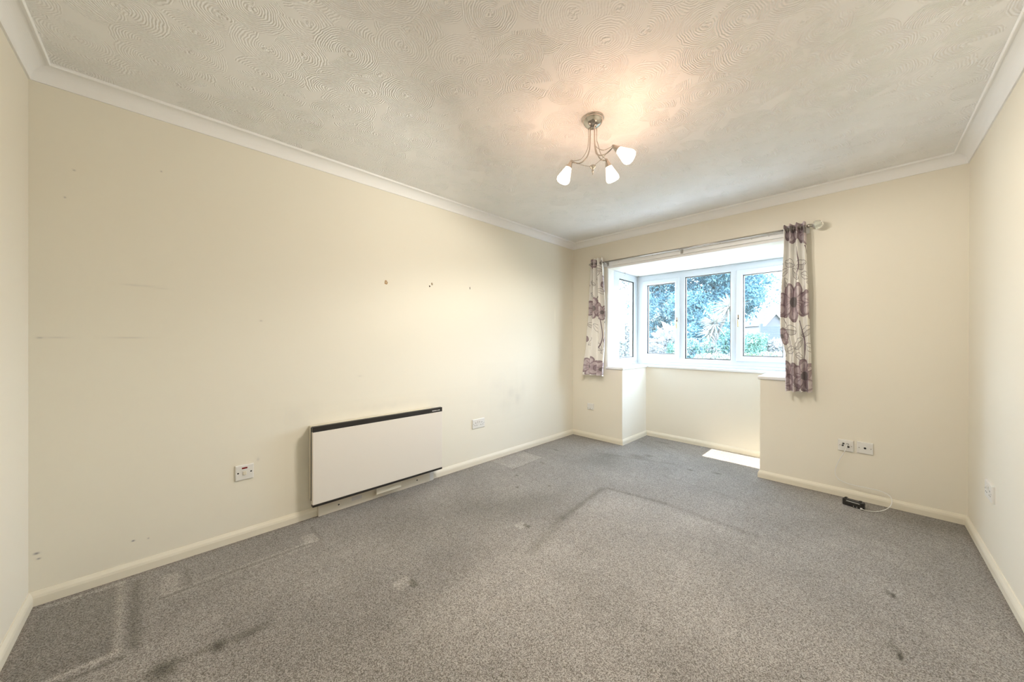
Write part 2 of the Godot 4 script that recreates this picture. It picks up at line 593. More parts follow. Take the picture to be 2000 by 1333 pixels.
# ---------------------------------------------------------------- the room
func room() -> void:
	# floor
	var st := flat()
	for r in [[0.0, 0.0, W, L], [PL, RZ, PR, 0.0]]:
		var p := []
		var uv := []
		for q in [[0, 1], [2, 1], [2, 3], [0, 3]]:
			var x: float = r[q[0]]
			var z: float = r[q[1]]
			p.append(Vector3(x, 0, z))
			uv.append(Vector2(x / W, (z - RZ) / (L - RZ)))
		quad_uv(st, p, uv, Vector3.UP)
	for r in [[-0.15, -0.9, W + 0.15, L + 0.15]]:
		cbox(st, Vector3(r[0], -0.2, r[1]), Vector3(r[2], -0.004, r[3]), 0.0)
	struct("floor", "worn beige grey twist pile carpet covering the room and the bay recess", "carpet", st, M.carpet)
	# ceiling
	st = flat()
	var s := 3.1
	quad_uv(st, [Vector3(0, H, 0), Vector3(W, H, 0), Vector3(W, H, L), Vector3(0, H, L)], [Vector2(0, 0), Vector2(W / s, 0), Vector2(W / s, L / s), Vector2(0, L / s)], Vector3.DOWN)
	cbox(st, Vector3(-0.15, H + 0.002, -0.12), Vector3(W + 0.15, H + 0.15, L + 0.15), 0.0)
	struct("ceiling", "white plaster ceiling with swirled comb texture over the whole room", "ceiling", st, M.ceiling)
	struct("ceiling", "smooth white ceiling of the bay above the window", "ceiling", box(Vector3(0.30, BAYC, -0.95), Vector3(2.28, BAYC + 0.12, -0.12), 0.0), M.white_paint)
	# walls
	st = flat()
	quad_uv(st, [Vector3(0, H, 0), Vector3(0, H, L), Vector3(0, 0, L), Vector3(0, 0, 0)], [Vector2(0, 0), Vector2(1, 0), Vector2(1, 1), Vector2(0, 1)], Vector3.RIGHT)
	cbox(st, Vector3(-0.15, 0, -0.12), Vector3(-0.002, H, L + 0.15), 0.0)
	var wl := struct("wall_left", "long cream wall with the heater, scuffs and three old plug holes", "wall", st, M.wall_marked)
	struct("wall_right", "cream wall on the right edge with one double socket", "wall", box(Vector3(W, 0, -0.12), Vector3(W + 0.15, H, L + 0.15), 0.0), M.cream)
	struct("wall_near", "cream wall at the left edge beside the camera", "wall", box(Vector3(0, 0, L), Vector3(W, H, L + 0.15), 0.0), M.cream)
	st = flat()
	cbox(st, Vector3(0, 0, -0.12), Vector3(OL, H, 0), 0.0)
	cbox(st, Vector3(OR_, 0, -0.12), Vector3(W, H, 0), 0.0)
	cbox(st, Vector3(OL, BAYC, -0.12), Vector3(OR_, H, 0), 0.0)
	cbox(st, Vector3(OL, 0, -0.84), Vector3(PL, SILL - 0.028, 0), 0.0)
	cbox(st, Vector3(PR, 0, -0.84), Vector3(OR_, SILL - 0.028, 0), 0.0)
	cbox(st, Vector3(0.38, 0, -0.84), Vector3(OL, SILL - 0.028, -0.12), 0.0)
	cbox(st, Vector3(OR_, 0, -0.84), Vector3(2.20, SILL - 0.028, -0.12), 0.0)
	cbox(st, Vector3(PL, 0, -0.84), Vector3(PR, SILL - 0.028, RZ), 0.0)
	struct("wall_far", "cream wall around the bay with two low piers and a recess below the window", "wall", st, M.cream)
	# old plug holes in the long wall: what is left of fixings, filler and torn paint
	for d in [[1.594, 2.407, 0.017, 0.012], [1.628, 2.01, 0.010, 0.008], [1.606, 2.032, 0.007, 0.007], [1.640, 1.612, 0.006, 0.004], [1.630, 1.611, 0.006, 0.004]]:
		var x := Transform3D(Basis(Vector3(0, 0, -1), Vector3(1, 0, 0), Vector3(0, -1, 0)), Vector3(0, d[0], d[1]))
		var hs := flat()
		var n := 12
		var ring := []
		var ring2 := []
		rng.seed = int(d[0] * 1000)
		for k in n:
			var t := TAU * k / n
			var v := Vector3(0, sin(t) * d[2], cos(t) * d[3]) * rng.randf_range(0.8, 1.15)
			ring.append(Vector3(0.0012, d[0], d[1]) + v)
			ring2.append(Vector3(0.0022, d[0], d[1]) + v * 0.62)
		for k in n:
			quad(hs, ring[k], ring[(k + 1) % n], ring2[(k + 1) % n], ring2[k], Vector3.RIGHT)
		part(wl, "filler_rim", hs, M.hole if d[2] < 0.015 else M.plug)
		hs = flat()
		for k in n:
			tri(hs, Vector3(0.0006, d[0], d[1]), ring2[k], ring2[(k + 1) % n], Vector3.RIGHT)
		part(wl, "plug_hole", hs, mat(lin(0.55, 0.42, 0.26), 0.9) if d[2] > 0.008 else M.hole)
	# skirting boards
	var plan := [Vector2(0, L), Vector2(0, 0), Vector2(PL, 0), Vector2(PL, RZ), Vector2(PR, RZ), Vector2(PR, 0), Vector2(W, 0), Vector2(W, L)]
	var mi := mitres(plan, true)
	var t := 0.014
	var prof := [Vector2(0, 0), Vector2(t, 0), Vector2(t, 0.034), Vector2(t * 0.82, 0.045), Vector2(t * 0.5, 0.054), Vector2(t * 0.3, 0.06), Vector2(0, 0.06)]
	var which := ["left", "far", "bay", "bay", "bay", "far", "right", "near"]
	var words := ["cream painted skirting board along the heater wall", "short cream skirting board below the left curtain", "white lit skirting board on the side of the left pier", "cream skirting board along the back of the bay recess", "skirting board on the hidden side of the right pier", "cream skirting board behind the router", "cream skirting board along the right wall", "cream skirting board on the wall at the left edge"]
	for i in plan.size():
		var j := (i + 1) % plan.size()
		st = flat()
		if i == 0:
			profile_run(st, plan[0], mi[0], Vector2(0, 2.878), Vector2(1, 0), prof, 0.0)
			profile_run(st, Vector2(0, 2.045), Vector2(1, 0), plan[1], mi[1], prof, 0.0)
		else:
			profile_run(st, plan[i], mi[i], plan[j], mi[j], prof, 0.0)
		struct("baseboard_" + which[i], words[i], "skirting board", st, M.skirting)
	# coving
	var rm := [Vector2(0, L), Vector2(0, 0), Vector2(W, 0), Vector2(W, L)]
	var cm := mitres(rm, true)
	var cd := 0.066
	var cp := [Vector2(0, -cd - 0.004), Vector2(0.007, -cd - 0.004), Vector2(0.008, -cd + 0.003)]
	for k in 15:
		var a := PI * 0.5 * k / 14.0
		cp.append(Vector2(0.060 - 0.052 * cos(a), -0.062 + 0.052 * sin(a)))
	cp.append_array([Vector2(0.0605, -0.0125), Vector2(0.066, -0.0125), Vector2(0.069, -0.008), Vector2(0.069, 0)])
	var cw := ["white coving along the top of the heater wall", "white coving above the bay window", "white coving along the top of the right wall", "white coving in the upper left corner above the near wall"]
	for i in 4:
		var j := (i + 1) % 4
		st = flat()
		profile_run(st, rm[i], cm[i], rm[j], cm[j], cp, H, false)
		var cv := struct("trim", cw[i], "coving", st, M.coving)
		if i == 0 or i == 2:   # a filled butt joint shows as a slight ridge
			var jp := []
			for q in cp: jp.append(q + Vector2(0.0007, -0.0007))
			for zz in ([3.86, 2.0, 0.9] if i == 0 else [0.55]):
				var js := soft()
				if i == 0: profile_run(js, Vector2(0, zz + 0.003), Vector2(1, 0), Vector2(0, zz - 0.003), Vector2(1, 0), jp, H, false)
				else: profile_run(js, Vector2(W, zz - 0.003), Vector2(-1, 0), Vector2(W, zz + 0.003), Vector2(-1, 0), jp, H, false)
				part(cv, "coving_joint", js, M.coving)
	for q in [[OL - 0.002, OL + 0.012, "white painted reveal at the left side of the bay opening"], [OR_ - 0.012, OR_ + 0.002, "white painted reveal at the right side of the bay opening"]]:
		struct("trim", q[2], "window reveal", box(Vector3(q[0], SILL, -0.125), Vector3(q[1], BAYC, 0.0015), 0.001), M.white_paint)
	# window board round the bay, and the painted batten over the opening
	var wb := [Vector2(0.465, 0.0), Vector2(0.465, 0.016), Vector2(PL + 0.016, 0.016), Vector2(PL + 0.016, RZ + 0.016), Vector2(PR - 0.016, RZ + 0.016), Vector2(PR - 0.016, 0.016), Vector2(2.115, 0.016), Vector2(2.115, 0.0), Vector2(2.09, 0.0), Vector2(2.09, WZ - 0.02), Vector2(0.49, WZ - 0.02), Vector2(0.49, 0.0)]
	struct("trim", "white gloss window board on the piers and the recess below the bay window", "window board", prism(wb, SILL - 0.028, SILL, 0.007), M.gloss)
	var tb := box(Vector3(0.34, 2.003, 0.0), Vector3(2.24, 2.06, 0.019), 0.003)
	var bt := struct("trim", "white painted timber batten behind the curtain pole over the bay opening", "batten", tb, M.gloss)
	part(bt, "lower_strip", box(Vector3(OL, BAYC - 0.002, -0.001), Vector3(OR_, 2.002, 0.008), 0.002), M.white_paint)
	for x in [0.62, 1.0, 1.62, 1.86, 1.98]:
		part(bt, "screw_head", turned([Vector2(0, 0.0008), Vector2(0.0028, 0.0006), Vector2(0.003, 0)], 10, Transform3D(Basis(Vector3.RIGHT, PI / 2), Vector3(x, 2.038 + 0.008 * sin(x * 9.0), 0.019))), M.steel)

# ---------------------------------------------------------------- windows
func window_run(called: String, label: String, at: Vector3, turn: float, width: float, lites: Array, handles: Array) -> void:
	# local x along the window seen from inside, y up, z towards the room; the inner face of the frame is z = 0
	var o := Node3D.new()
	o.name = called
	add_child(o)
	o.position = at
	o.rotation.y = turn
	tag(o, label, "window", "", "structure")
	var y0 := SILL + 0.001
	var y1 := BAYC - 0.001
	var d := 0.07
	var st := flat()
	cbox(st, Vector3(0, y0, -d), Vector3(width, 0.93 - 0.035, 0), 0.003)          # bottom upstand
	cbox(st, Vector3(0, 0.895, -d), Vector3(width, 0.948, -0.004), 0.004)
	cbox(st, Vector3(0, 1.903, -d), Vector3(width, y1, -0.004), 0.004)
	var edges := [0.0]
	for l in lites: edges.append_array([l[0], l[1]])
	edges.append(width)
	for k in range(0, edges.size(), 2):
		cbox(st, Vector3(edges[k], 0.94, -d), Vector3(edges[k + 1], 1.91, -0.004), 0.004)
	part(o, "frame", st, M.upvc)
	for l in lites:
		var a: float = l[0]
		var b: float = l[1]
		var lo := 0.948
		var hi := 1.903
		var opening: bool = l[2]
		if opening:
			st = flat()
			var f := 0.048
			var za := -0.055
			var zb := 0.012
			var ring0 := [Vector2(a - 0.006, lo - 0.006), Vector2(b + 0.006, lo - 0.006), Vector2(b + 0.006, hi + 0.006), Vector2(a - 0.006, hi + 0.006)]
			var ring1 := [Vector2(a + f - 0.012, lo + f - 0.012), Vector2(b - f + 0.012, lo + f - 0.012), Vector2(b - f + 0.012, hi - f + 0.012), Vector2(a + f - 0.012, hi - f + 0.012)]
			var ring2 := [Vector2(a + f, lo + f), Vector2(b - f, lo + f), Vector2(b - f, hi - f), Vector2(a + f, hi - f)]
			for k in 4:   # four mitred lengths: edge, face, bead towards the glass
				var m := (k + 1) % 4
				var v := func(r: Array, i: int, z: float) -> Vector3: return Vector3(r[i].x, r[i].y, z)
				var side := [Vector3.DOWN, Vector3.RIGHT, Vector3.UP, Vector3.LEFT][k] as Vector3
				quad(st, v.call(ring0, k, za), v.call(ring0, m, za), v.call(ring0, m, zb - 0.004), v.call(ring0, k, zb - 0.004), side)
				var r3 := []
				for i in 4: r3.append(ring0[i] + (ring1[i] - ring0[i]) * 0.1)
				quad(st, v.call(ring0, k, zb - 0.004), v.call(ring0, m, zb - 0.004), v.call(r3, m, zb), v.call(r3, k, zb), side + Vector3.BACK)
				quad(st, v.call(r3, k, zb), v.call(r3, m, zb), v.call(ring1, m, zb), v.call(ring1, k, zb), Vector3.BACK)
				quad(st, v.call(ring1, k, zb), v.call(ring1, m, zb), v.call(ring2, m, zb - 0.014), v.call(ring2, k, zb - 0.014), -side + Vector3.BACK)
				quad(st, v.call(ring2, k, zb - 0.014), v.call(ring2, m, zb - 0.014), v.call(ring2, m, za), v.call(ring2, k, za), -side)
				quad(st, v.call(ring0, k, za), v.call(ring0, m, za), v.call(ring2, m, za), v.call(ring2, k, za), Vector3.FORWARD)
			part(o, "sash", st, M.upvc)
			a += f
			b -= f
			lo += f
			hi -= f
		st = flat()   # black glazing gasket
		var g := 0.004
		cbox(st, Vector3(a, lo, -0.024), Vector3(b, lo + g, -0.014), 0)
		cbox(st, Vector3(a, hi - g, -0.024), Vector3(b, hi, -0.014), 0)
		cbox(st, Vector3(a, lo, -0.024), Vector3(a + g, hi, -0.014), 0)
		cbox(st, Vector3(b - g, lo, -0.024), Vector3(b, hi, -0.014), 0)
		part(o, "gasket", st, M.gasket)
		st = flat()   # spacer bar of the sealed unit
		for q in [[a, lo, b, lo + 0.010], [a, hi - 0.010, b, hi], [a, lo, a + 0.010, hi], [b - 0.010, lo, b, hi]]:
			cbox(st, Vector3(q[0], q[1], -0.036), Vector3(q[2], q[3], -0.026), 0)
		part(o, "spacer_bar", st, M.steel)
		st = flat()
		quad(st, Vector3(a, lo, -0.025), Vector3(b, lo, -0.025), Vector3(b, hi, -0.025), Vector3(a, hi, -0.025), Vector3.BACK)
		part(o, "pane", st, M.glass)
	for hx in handles:
		var x := Transform3D(Basis(), Vector3(hx, 1.39, 0.012))
		st = flat()
		cbox(st, Vector3(-0.011, -0.02, 0), Vector3(0.011, 0.045, 0.009), 0.003, x)
		part(o, "handle_plate", st, M.chrome)
		part(o, "lock_button", turned([Vector2(0, 0.016), Vector2(0.006, 0.015), Vector2(0.008, 0.009), Vector2(0.008, 0)], 14, x * Transform3D(Basis(Vector3.RIGHT, PI / 2), Vector3(0, 0.005, 0.006))), M.dark)
		st = soft()
		tube(st, curve([x * Vector3(0, -0.008, 0.006), x * Vector3(0, -0.014, 0.026), x * Vector3(0.002, -0.03, 0.032), x * Vector3(0.002, -0.085, 0.028)], 5), [0.007, 0.007, 0.007, 0.007, 0.007, 0.007, 0.0072, 0.0074, 0.0076, 0.0078, 0.0078, 0.0076, 0.0074, 0.007, 0.0065, 0.006], 10)
		part(o, "handle", st, M.brass)

func windows() -> void:
	var x0 := 0.49
	window_run("window_1", "white framed bay window of three lights facing the garden", Vector3(x0, 0, WZ), 0.0, 1.60, [[0.565 - x0, 1.002 - x0, true], [1.065 - x0, 1.531 - x0, false], [1.594 - x0, 2.03 - x0, true]], [0.984 - x0, 1.606 - x0])
	window_run("window_2", "narrow white framed side light at the left of the bay", Vector3(x0, 0, -0.12), PI / 2, 0.60, [[0.135, 0.52, false]], [])
	window_run("window_3", "narrow white framed side light at the right of the bay behind the curtain", Vector3(2.09, 0, WZ), -PI / 2, 0.60, [[0.08, 0.465, false]], [])
	# corner posts of the bay belong to the front window
	var w := get_node("window_1")
	for x in [[-0.075, 0.0], [1.60, 1.675]]:
		part(w, "corner_post", box(Vector3(x[0], SILL + 0.001, -0.075), Vector3(x[1], BAYC - 0.001, 0.0), 0.004), M.upvc)
	# small screw hooks left in the bay ceiling
	var k := 0
	for h in [[0.50, -0.36, "small steel screw hook in the bay ceiling above the left side light"], [0.515, -0.69, "small steel screw hook in the bay ceiling at the left corner post"], [2.04, -0.345, "small steel screw hook in the bay ceiling beside the right curtain"]]:
		var o := thing("ceiling_hook", h[2], "hook", Vector3(h[0], BAYC, h[1]), 0.0, "screw hooks in the bay ceiling")
		part(o, "base", turned([Vector2(0, -0.004), Vector2(0.008, -0.003), Vector2(0.009, 0)], 12), M.steel)
		part(o, "hook", tubed(curve([Vector3(0, 0, 0), Vector3(0, -0.014, 0), Vector3(0.008, -0.022, 0), Vector3(0.0, -0.031, 0), Vector3(-0.008, -0.024, 0)], 5), 0.0022, 8), M.gloss)

# ---------------------------------------------------------------- curtains
func curtain_print(seed_: int, flowers: Array, leaves: Array, stems: Array) -> ImageTexture:
	# cloth 0.62 m wide, 1.34 m long
	var w := 620
	var h := 1340
	var img := Image.create(w, h, false, Image.FORMAT_RGB8)
	img.fill(Color(0.975, 0.965, 0.945))
	var ink := Color(0.40, 0.35, 0.37)
	var r := RandomNumberGenerator.new()
	r.seed = seed_
	var put := func(x: int, y: int, c: Color, a: float) -> void:
		x = posmod(x, w)
		if y >= 0 and y < h and a > 0.0: img.set_pixel(x, y, img.get_pixel(x, y).lerp(c, minf(a, 1.0)))
	var stroke := func(p: Array, wd: float, c: Color) -> void:
		for i in p.size() - 1:
			var a: Vector2 = p[i]
			var b: Vector2 = p[i + 1]
			var n := maxi(1, int(a.distance_to(b) * 1.5))
			for k in n:
				var q := a.lerp(b, float(k) / n)
				for yy in range(int(q.y - wd - 1), int(q.y + wd + 2)):
					for xx in range(int(q.x - wd - 1), int(q.x + wd + 2)):
						put.call(xx, yy, c, clampf(wd + 0.5 - Vector2(xx, yy).distance_to(q), 0, 1))
	for s in stems:
		var pts := []
		var a := Vector3(s[0], s[1], 0)
		var b := Vector3(s[2], s[3], 0)
		var m := (a + b) * 0.5 + Vector3(b.y - a.y, a.x - b.x, 0) * 0.15
		for q in curve([a, m, b], 14): pts.append(Vector2(q.x, q.y))
		stroke.call(pts, s[4], Color(0.46, 0.39, 0.43))
	for l in leaves:   # outlined pointed leaf: x, y, length, width, angle, filled
		var d := Vector2.from_angle(l[4])
		var n := Vector2(-d.y, d.x)
		var c := Vector2(l[0], l[1])
		var fill: float = l[5]
		if fill > 0.0:
			for yy in range(int(l[1] - l[2]), int(l[1] + l[2])):
				for xx in range(int(l[0] - l[2]), int(l[0] + l[2])):
					var p := Vector2(xx, yy) - c
					var t: float = p.dot(d) / (l[2] * 0.5)
					if absf(t) >= 1.0: continue
					var e: float = p.dot(n) / (l[3] * 0.5 * pow(1.0 - t * t, 0.8))
					if e > -0.2 and e < 1.0: put.call(xx, yy, Color(0.66, 0.64, 0.62), fill * (0.7 + 0.3 * sin(p.dot(d) * 0.45)))
		for side in [-1.0, 1.0]:
			var pts := []
			for k in 25:
				var t := -1.0 + 2.0 * k / 24.0
				pts.append(c + d * t * l[2] * 0.5 + n * side * l[3] * 0.5 * pow(maxf(0.0, 1.0 - t * t), 0.8))
			stroke.call(pts, 1.3, ink)
		stroke.call([c - d * l[2] * 0.5, c + d * l[2] * 0.42], 1.0, ink)
	for f in flowers:   # x, y, radius, petals, turn
		var n: int = f[3]
		var rad: float = f[2]
		for yy in range(int(f[1] - rad), int(f[1] + rad) + 1):
			for xx in range(int(f[0] - rad * 1.5), int(f[0] + rad * 1.5) + 1):
				var p := Vector2((xx - f[0]) / 1.5, yy - f[1])
				var t := p.angle() - f[4] as float
				var q := absf(sin(t * n * 0.5))
				var edge := rad * (0.66 + 0.31 * pow(q, 0.55) + 0.02 * sin(t * 9.0 + f[0]))
				var d := p.length()
				if d > edge: continue
				var u := d / edge
				var col := Color(0.785, 0.725, 0.74)
				var lobe := 0.80 + 0.07 * sin(t * n + 0.8 + f[1])
				if u > lobe: col = Color(0.655, 0.585, 0.605)
				elif u > 0.50 and q > 0.45: col = Color(0.85, 0.805, 0.815)
				if u < 0.70 and u > 0.27 and absf(fposmod(t * n * 1.5, TAU) - PI) < 0.32: col = col.lerp(Color(0.56, 0.49, 0.52), 0.75)
				if q < 0.07 and u > 0.26: col = Color(0.46, 0.38, 0.41)
				if u > 0.975: col = Color(0.42, 0.35, 0.38)
				if d < rad * 0.25:
					col = Color(0.42, 0.39, 0.40)
					if (xx * 7 + yy * 13 + (xx * yy) % 5) % 11 < 4: col = Color(0.72, 0.70, 0.69)
				put.call(xx, yy, col, 1.0)
	return ImageTexture.create_from_image(img)

func curtain(called: String, label: String, rows: Array, folds: float, phase: float, tex: Texture2D, tie_y: float) -> void:
	# rows: [y, x left, x right, depth of folds, middle z]; a sheet of cloth with two faces
	var m := mat(Color.WHITE, 0.85)
	m.albedo_texture = tex
	m.rim_enabled = true
	m.rim = 0.2
	m.backlight_enabled = true
	m.backlight = Color(0.22, 0.22, 0.22)
	var nu := 150
	var nv := 90
	var pos := func(s: float, v: float) -> Vector3:
		var y: float = lerpf(rows[0][0], rows[rows.size() - 1][0], v)
		var k := 0
		while k < rows.size() - 2 and y < rows[k + 1][0]: k += 1
		var t := smoothstep(0.0, 1.0, clampf((rows[k][0] - y) / (rows[k][0] - rows[k + 1][0]), 0, 1))
		var g := func(i: int) -> float: return lerpf(rows[k][i], rows[k + 1][i], t)
		var amp: float = g.call(3)
		var ph := TAU * folds * s + phase + 0.5 * sin(v * 3.0 + s * 4.0)
		var bulge := 0.012 * sin(v * 5.0 + s * 7.0 + phase) * v
		var x: float = lerpf(g.call(1), g.call(2), s + 0.018 * sin(ph * 1.0 + 0.8 + v * 1.5))
		var z: float = g.call(4) + amp * (sin(ph) + 0.22 * sin(2.0 * ph + v * 4.0)) + bulge
		if tie_y > 0.0: z -= 0.010 * exp(-pow((y - tie_y) / 0.012, 2.0))
		return Vector3(x, y, maxf(z, 0.024))
	var grid := []
	for i in nu + 1:
		var col := []
		for j in nv + 1: col.append(pos.call(float(i) / nu, float(j) / nv))
		grid.append(col)
	# lay the print along the cloth, folds and all
	var us := [0.0]
	for i in nu: us.append(us[i] + ((grid[i + 1][nv / 2] as Vector3) - grid[i][nv / 2]).length())
	var total: float = us[nu]
	var o := thing(called, label, "curtain", Vector3((rows[0][1] + rows[0][2]) * 0.5, rows[rows.size() - 1][0], 0.0), 0.0, "pair of floral curtains at the bay")
	var st := soft()
	var nrm := func(i: int, j: int) -> Vector3:
		var dx: Vector3 = grid[mini(i + 1, nu)][j] - grid[maxi(i - 1, 0)][j]
		var dy: Vector3 = grid[i][mini(j + 1, nv)] - grid[i][maxi(j - 1, 0)]
		return dy.cross(dx).normalized()
	for face in [1.0, -1.0]:
		st.set_smooth_group(0 if face > 0 else 1)
		for i in nu:
			for j in nv:
				var p := []
				var uv := []
				for q in [[i, j], [i + 1, j], [i + 1, j + 1], [i, j + 1]]:
					p.append((grid[q[0]][q[1]] as Vector3) + (nrm.call(q[0], q[1]) as Vector3) * (0.0 if face > 0 else -0.0015) - o.position)
					uv.append(Vector2(us[q[0]] / 0.62, float(q[1]) / nv))
				quad_uv(st, p, uv, (nrm.call(i, j) as Vector3) * face)
	part(o, "cloth", st, m)
	# hem and eyelets
	var hem := []
	for i in range(0, nu + 1): hem.append((grid[i][nv] as Vector3) - o.position)
	part(o, "hem", tubed(hem, 0.0022, 6), M.hem)
	for k in int(folds * 2.0):
		var i := clampi(int((0.25 + k * 0.5 - phase / TAU) / folds * nu), 0, nu)
		var c: Vector3 = Vector3((grid[i][3] as Vector3).x, 2.041, 0.085) - o.position
		var ring := []
		for q in 17: ring.append(c + Vector3(0.001 * q / 17.0, cos(TAU * q / 16.0) * 0.02, sin(TAU * q / 16.0) * 0.02))
		part(o, "eyelet", tubed(ring, 0.0025, 6), M.steel)

func curtains() -> void:
	M.hem = mat(lin(0.62, 0.59, 0.57), 0.85)
	var right := curtain_print(3, [[170, 40, 120, 7, 0.3], [430, 60, 125, 6, 0.9], [210, 625, 165, 7, 0.2], [520, 640, 150, 6, 1.1], [60, 1240, 150, 7, 0.4], [330, 1215, 140, 6, 0.9], [540, 1290, 150, 7, 0.1], [20, 900, 75, 5, 0.6]],
		[[120, 310, 180, 70, 0.15, 0.3], [330, 330, 200, 80, -0.1, 0.4], [540, 300, 170, 64, 0.2, 0.0], [80, 470, 120, 60, 0.9, 0.5], [480, 450, 130, 60, -0.5, 0.0], [160, 850, 190, 80, 0.1, 0.5], [400, 860, 180, 78, -0.35, 0.5], [560, 840, 160, 70, 0.4, 0.2], [260, 960, 170, 70, -0.5, 0.5], [440, 990, 150, 64, 0.3, 0.0], [110, 1010, 150, 60, -0.2, 0.0], [230, 400, 150, 66, 0.7, 0.3], [400, 420, 140, 60, 0.3, 0.0], [30, 380, 130, 56, -0.4, 0.2], [250, 1060, 130, 54, 0.2, 0.2], [520, 1090, 130, 54, -0.4, 0.4], [590, 1010, 140, 60, 0.8, 0.3]],
		[[260, 190, 230, 480, 5.0], [420, 190, 470, 520, 5.0], [300, 780, 330, 1080, 6.0], [500, 790, 480, 1150, 4.0], [60, 760, 120, 1100, 2.0]])
	curtain("curtain", "white and mauve floral curtain hanging at the right of the bay", [[2.078, 2.085, 2.225, 0.034, 0.085], [1.95, 2.088, 2.228, 0.036, 0.085], [1.40, 2.066, 2.245, 0.030, 0.085], [1.22, 2.066, 2.25, 0.028, 0.08], [1.05, 2.098, 2.255, 0.026, 0.078], [0.765, 2.103, 2.262, 0.034, 0.09]], 3.5, 0.6, right, 1.06)
	var left := curtain_print(9, [[90, 50, 70, 6, 0.2], [470, 300, 105, 6, 0.5], [130, 570, 130, 6, 0.1], [330, 620, 90, 5, 1.0], [500, 930, 105, 6, 0.4], [110, 1240, 125, 6, 0.2], [340, 1270, 110, 6, 0.7]],
		[[300, 120, 150, 60, 0.2, 0.3], [520, 130, 140, 60, 0.0, 0.4], [430, 700, 150, 64, -0.5, 0.0], [520, 740, 130, 60, -0.2, 0.5], [220, 800, 160, 64, 0.7, 0.0], [460, 800, 140, 60, 0.1, 0.3], [90, 950, 150, 60, -0.6, 0.0], [280, 1000, 150, 64, 0.9, 0.4], [540, 1130, 130, 56, -0.6, 0.5], [240, 200, 140, 60, -0.6, 0.0], [90, 280, 150, 62, 0.3, 0.4], [330, 380, 140, 58, 0.2, 0.0], [60, 760, 140, 60, 0.2, 0.3], [380, 1060, 140, 60, -0.3, 0.0], [90, 420, 140, 60, 0.5, 0.2]],
		[[430, 30, 470, 240, 3.0], [230, 160, 190, 460, 4.5], [480, 400, 420, 700, 2.5], [300, 680, 250, 1100, 5.0], [500, 1020, 440, 1300, 3.0], [420, 720, 500, 860, 3.0]])
	curtain("curtain", "white and mauve floral curtain hanging at the left of the bay", [[2.098, 0.318, 0.468, 0.032, 0.085], [1.95, 0.312, 0.478, 0.034, 0.085], [1.53, 0.292, 0.505, 0.030, 0.085], [1.2, 0.265, 0.505, 0.03, 0.085], [0.76, 0.236, 0.502, 0.036, 0.09]], 3.0, 2.2, left, 0.0)
	# pole
	var o := thing("curtain_pole", "thin steel curtain pole with a clear ball finial over the bay", "curtain pole", Vector3(1.29, 2.041, 0.085))
	part(o, "pole", tubed([Vector3(-0.99, 0, 0), Vector3(0.945, 0, 0)], 0.008, 14), M.steel)
	part(o, "collar", turned([Vector2(0.008, 0), Vector2(0.012, 0.002), Vector2(0.013, 0.012), Vector2(0.009, 0.02), Vector2(0.012, 0.028), Vector2(0.0, 0.03)], 16, Transform3D(Basis(Vector3(0, 0, 1), -PI / 2), Vector3(0.94, 0, 0))), M.steel)
	var ball := []
	for k in 13: ball.append(Vector2(0.033 * sin(PI * k / 12.0), 0.033 * cos(PI * k / 12.0)))
	part(o, "finial", turned(ball, 24, Transform3D(Basis(), Vector3(1.0, 0, 0))), M.crystal)
	part(o, "end_cap", turned([Vector2(0.0, 0.02), Vector2(0.010, 0.018), Vector2(0.011, 0.0), Vector2(0.0, 0)], 16, Transform3D(Basis(Vector3(0, 0, 1), PI / 2), Vector3(-0.985, 0, 0))), M.steel)
	for x in [-0.80, 0.0, 0.83]:
		var st := soft()
		tube(st, curve([Vector3(x, 0.0, -0.067), Vector3(x, -0.012, -0.05), Vector3(x, -0.014, -0.01), Vector3(x, -0.010, 0.004), Vector3(x, 0.002, 0.012)], 5), 0.0045, 8)
		var b := part(o, "bracket", st, M.steel)
		part(b, "bracket_plate", box(Vector3(x - 0.012, -0.034, -0.068), Vector3(x + 0.012, 0.018, -0.064), 0.001), M.steel)

# ---------------------------------------------------------------- wall plates
func screw(parent: Node, x: float, y: float, z: float, m: Material, r := 0.0042) -> void:
	var xf := Transform3D(Basis(Vector3.RIGHT, PI / 2), Vector3(x, y, z))
	part(parent, "screw", turned([Vector2(0, 0.001), Vector2(r * 0.8, 0.0009), Vector2(r, 0)], 12, xf), m)

func plate(o: Node3D, w: float, h: float, d: float, m: Material) -> void:
	# moulded faceplate with a back edge and eased front rim, facing +z
	var st := flat()
	var p := [Vector2(0, 0), Vector2(0, d * 0.55)]
	var rr := [[0.0, 0.0], [0.0, d * 0.6], [0.002, d * 0.9], [0.005, d]]
	for k in rr.size() - 1:
		var a: float = rr[k][0]
		var b: float = rr[k + 1][0]
		var c := func(i: int, inset: float, z: float) -> Vector3:
			return Vector3([-1, 1, 1, -1][i] * (w * 0.5 - inset), [-1, -1, 1, 1][i] * (h * 0.5 - inset), z)
		for i in 4:
			var j := (i + 1) % 4
			quad(st, c.call(i, a, rr[k][1]), c.call(j, a, rr[k][1]), c.call(j, b, rr[k + 1][1]), c.call(i, b, rr[k + 1][1]), [Vector3.DOWN, Vector3.RIGHT, Vector3.UP, Vector3.LEFT][i] + Vector3.BACK * 0.3)
	quad(st, Vector3(-w / 2 + 0.005, -h / 2 + 0.005, d), Vector3(w / 2 - 0.005, -h / 2 + 0.005, d), Vector3(w / 2 - 0.005, h / 2 - 0.005, d), Vector3(-w / 2 + 0.005, h / 2 - 0.005, d), Vector3.BACK)
	quad(st, Vector3(-w / 2, -h / 2, 0), Vector3(w / 2, -h / 2, 0), Vector3(w / 2, h / 2, 0), Vector3(-w / 2, h / 2, 0), Vector3.FORWARD)
	part(o, "faceplate", st, m)

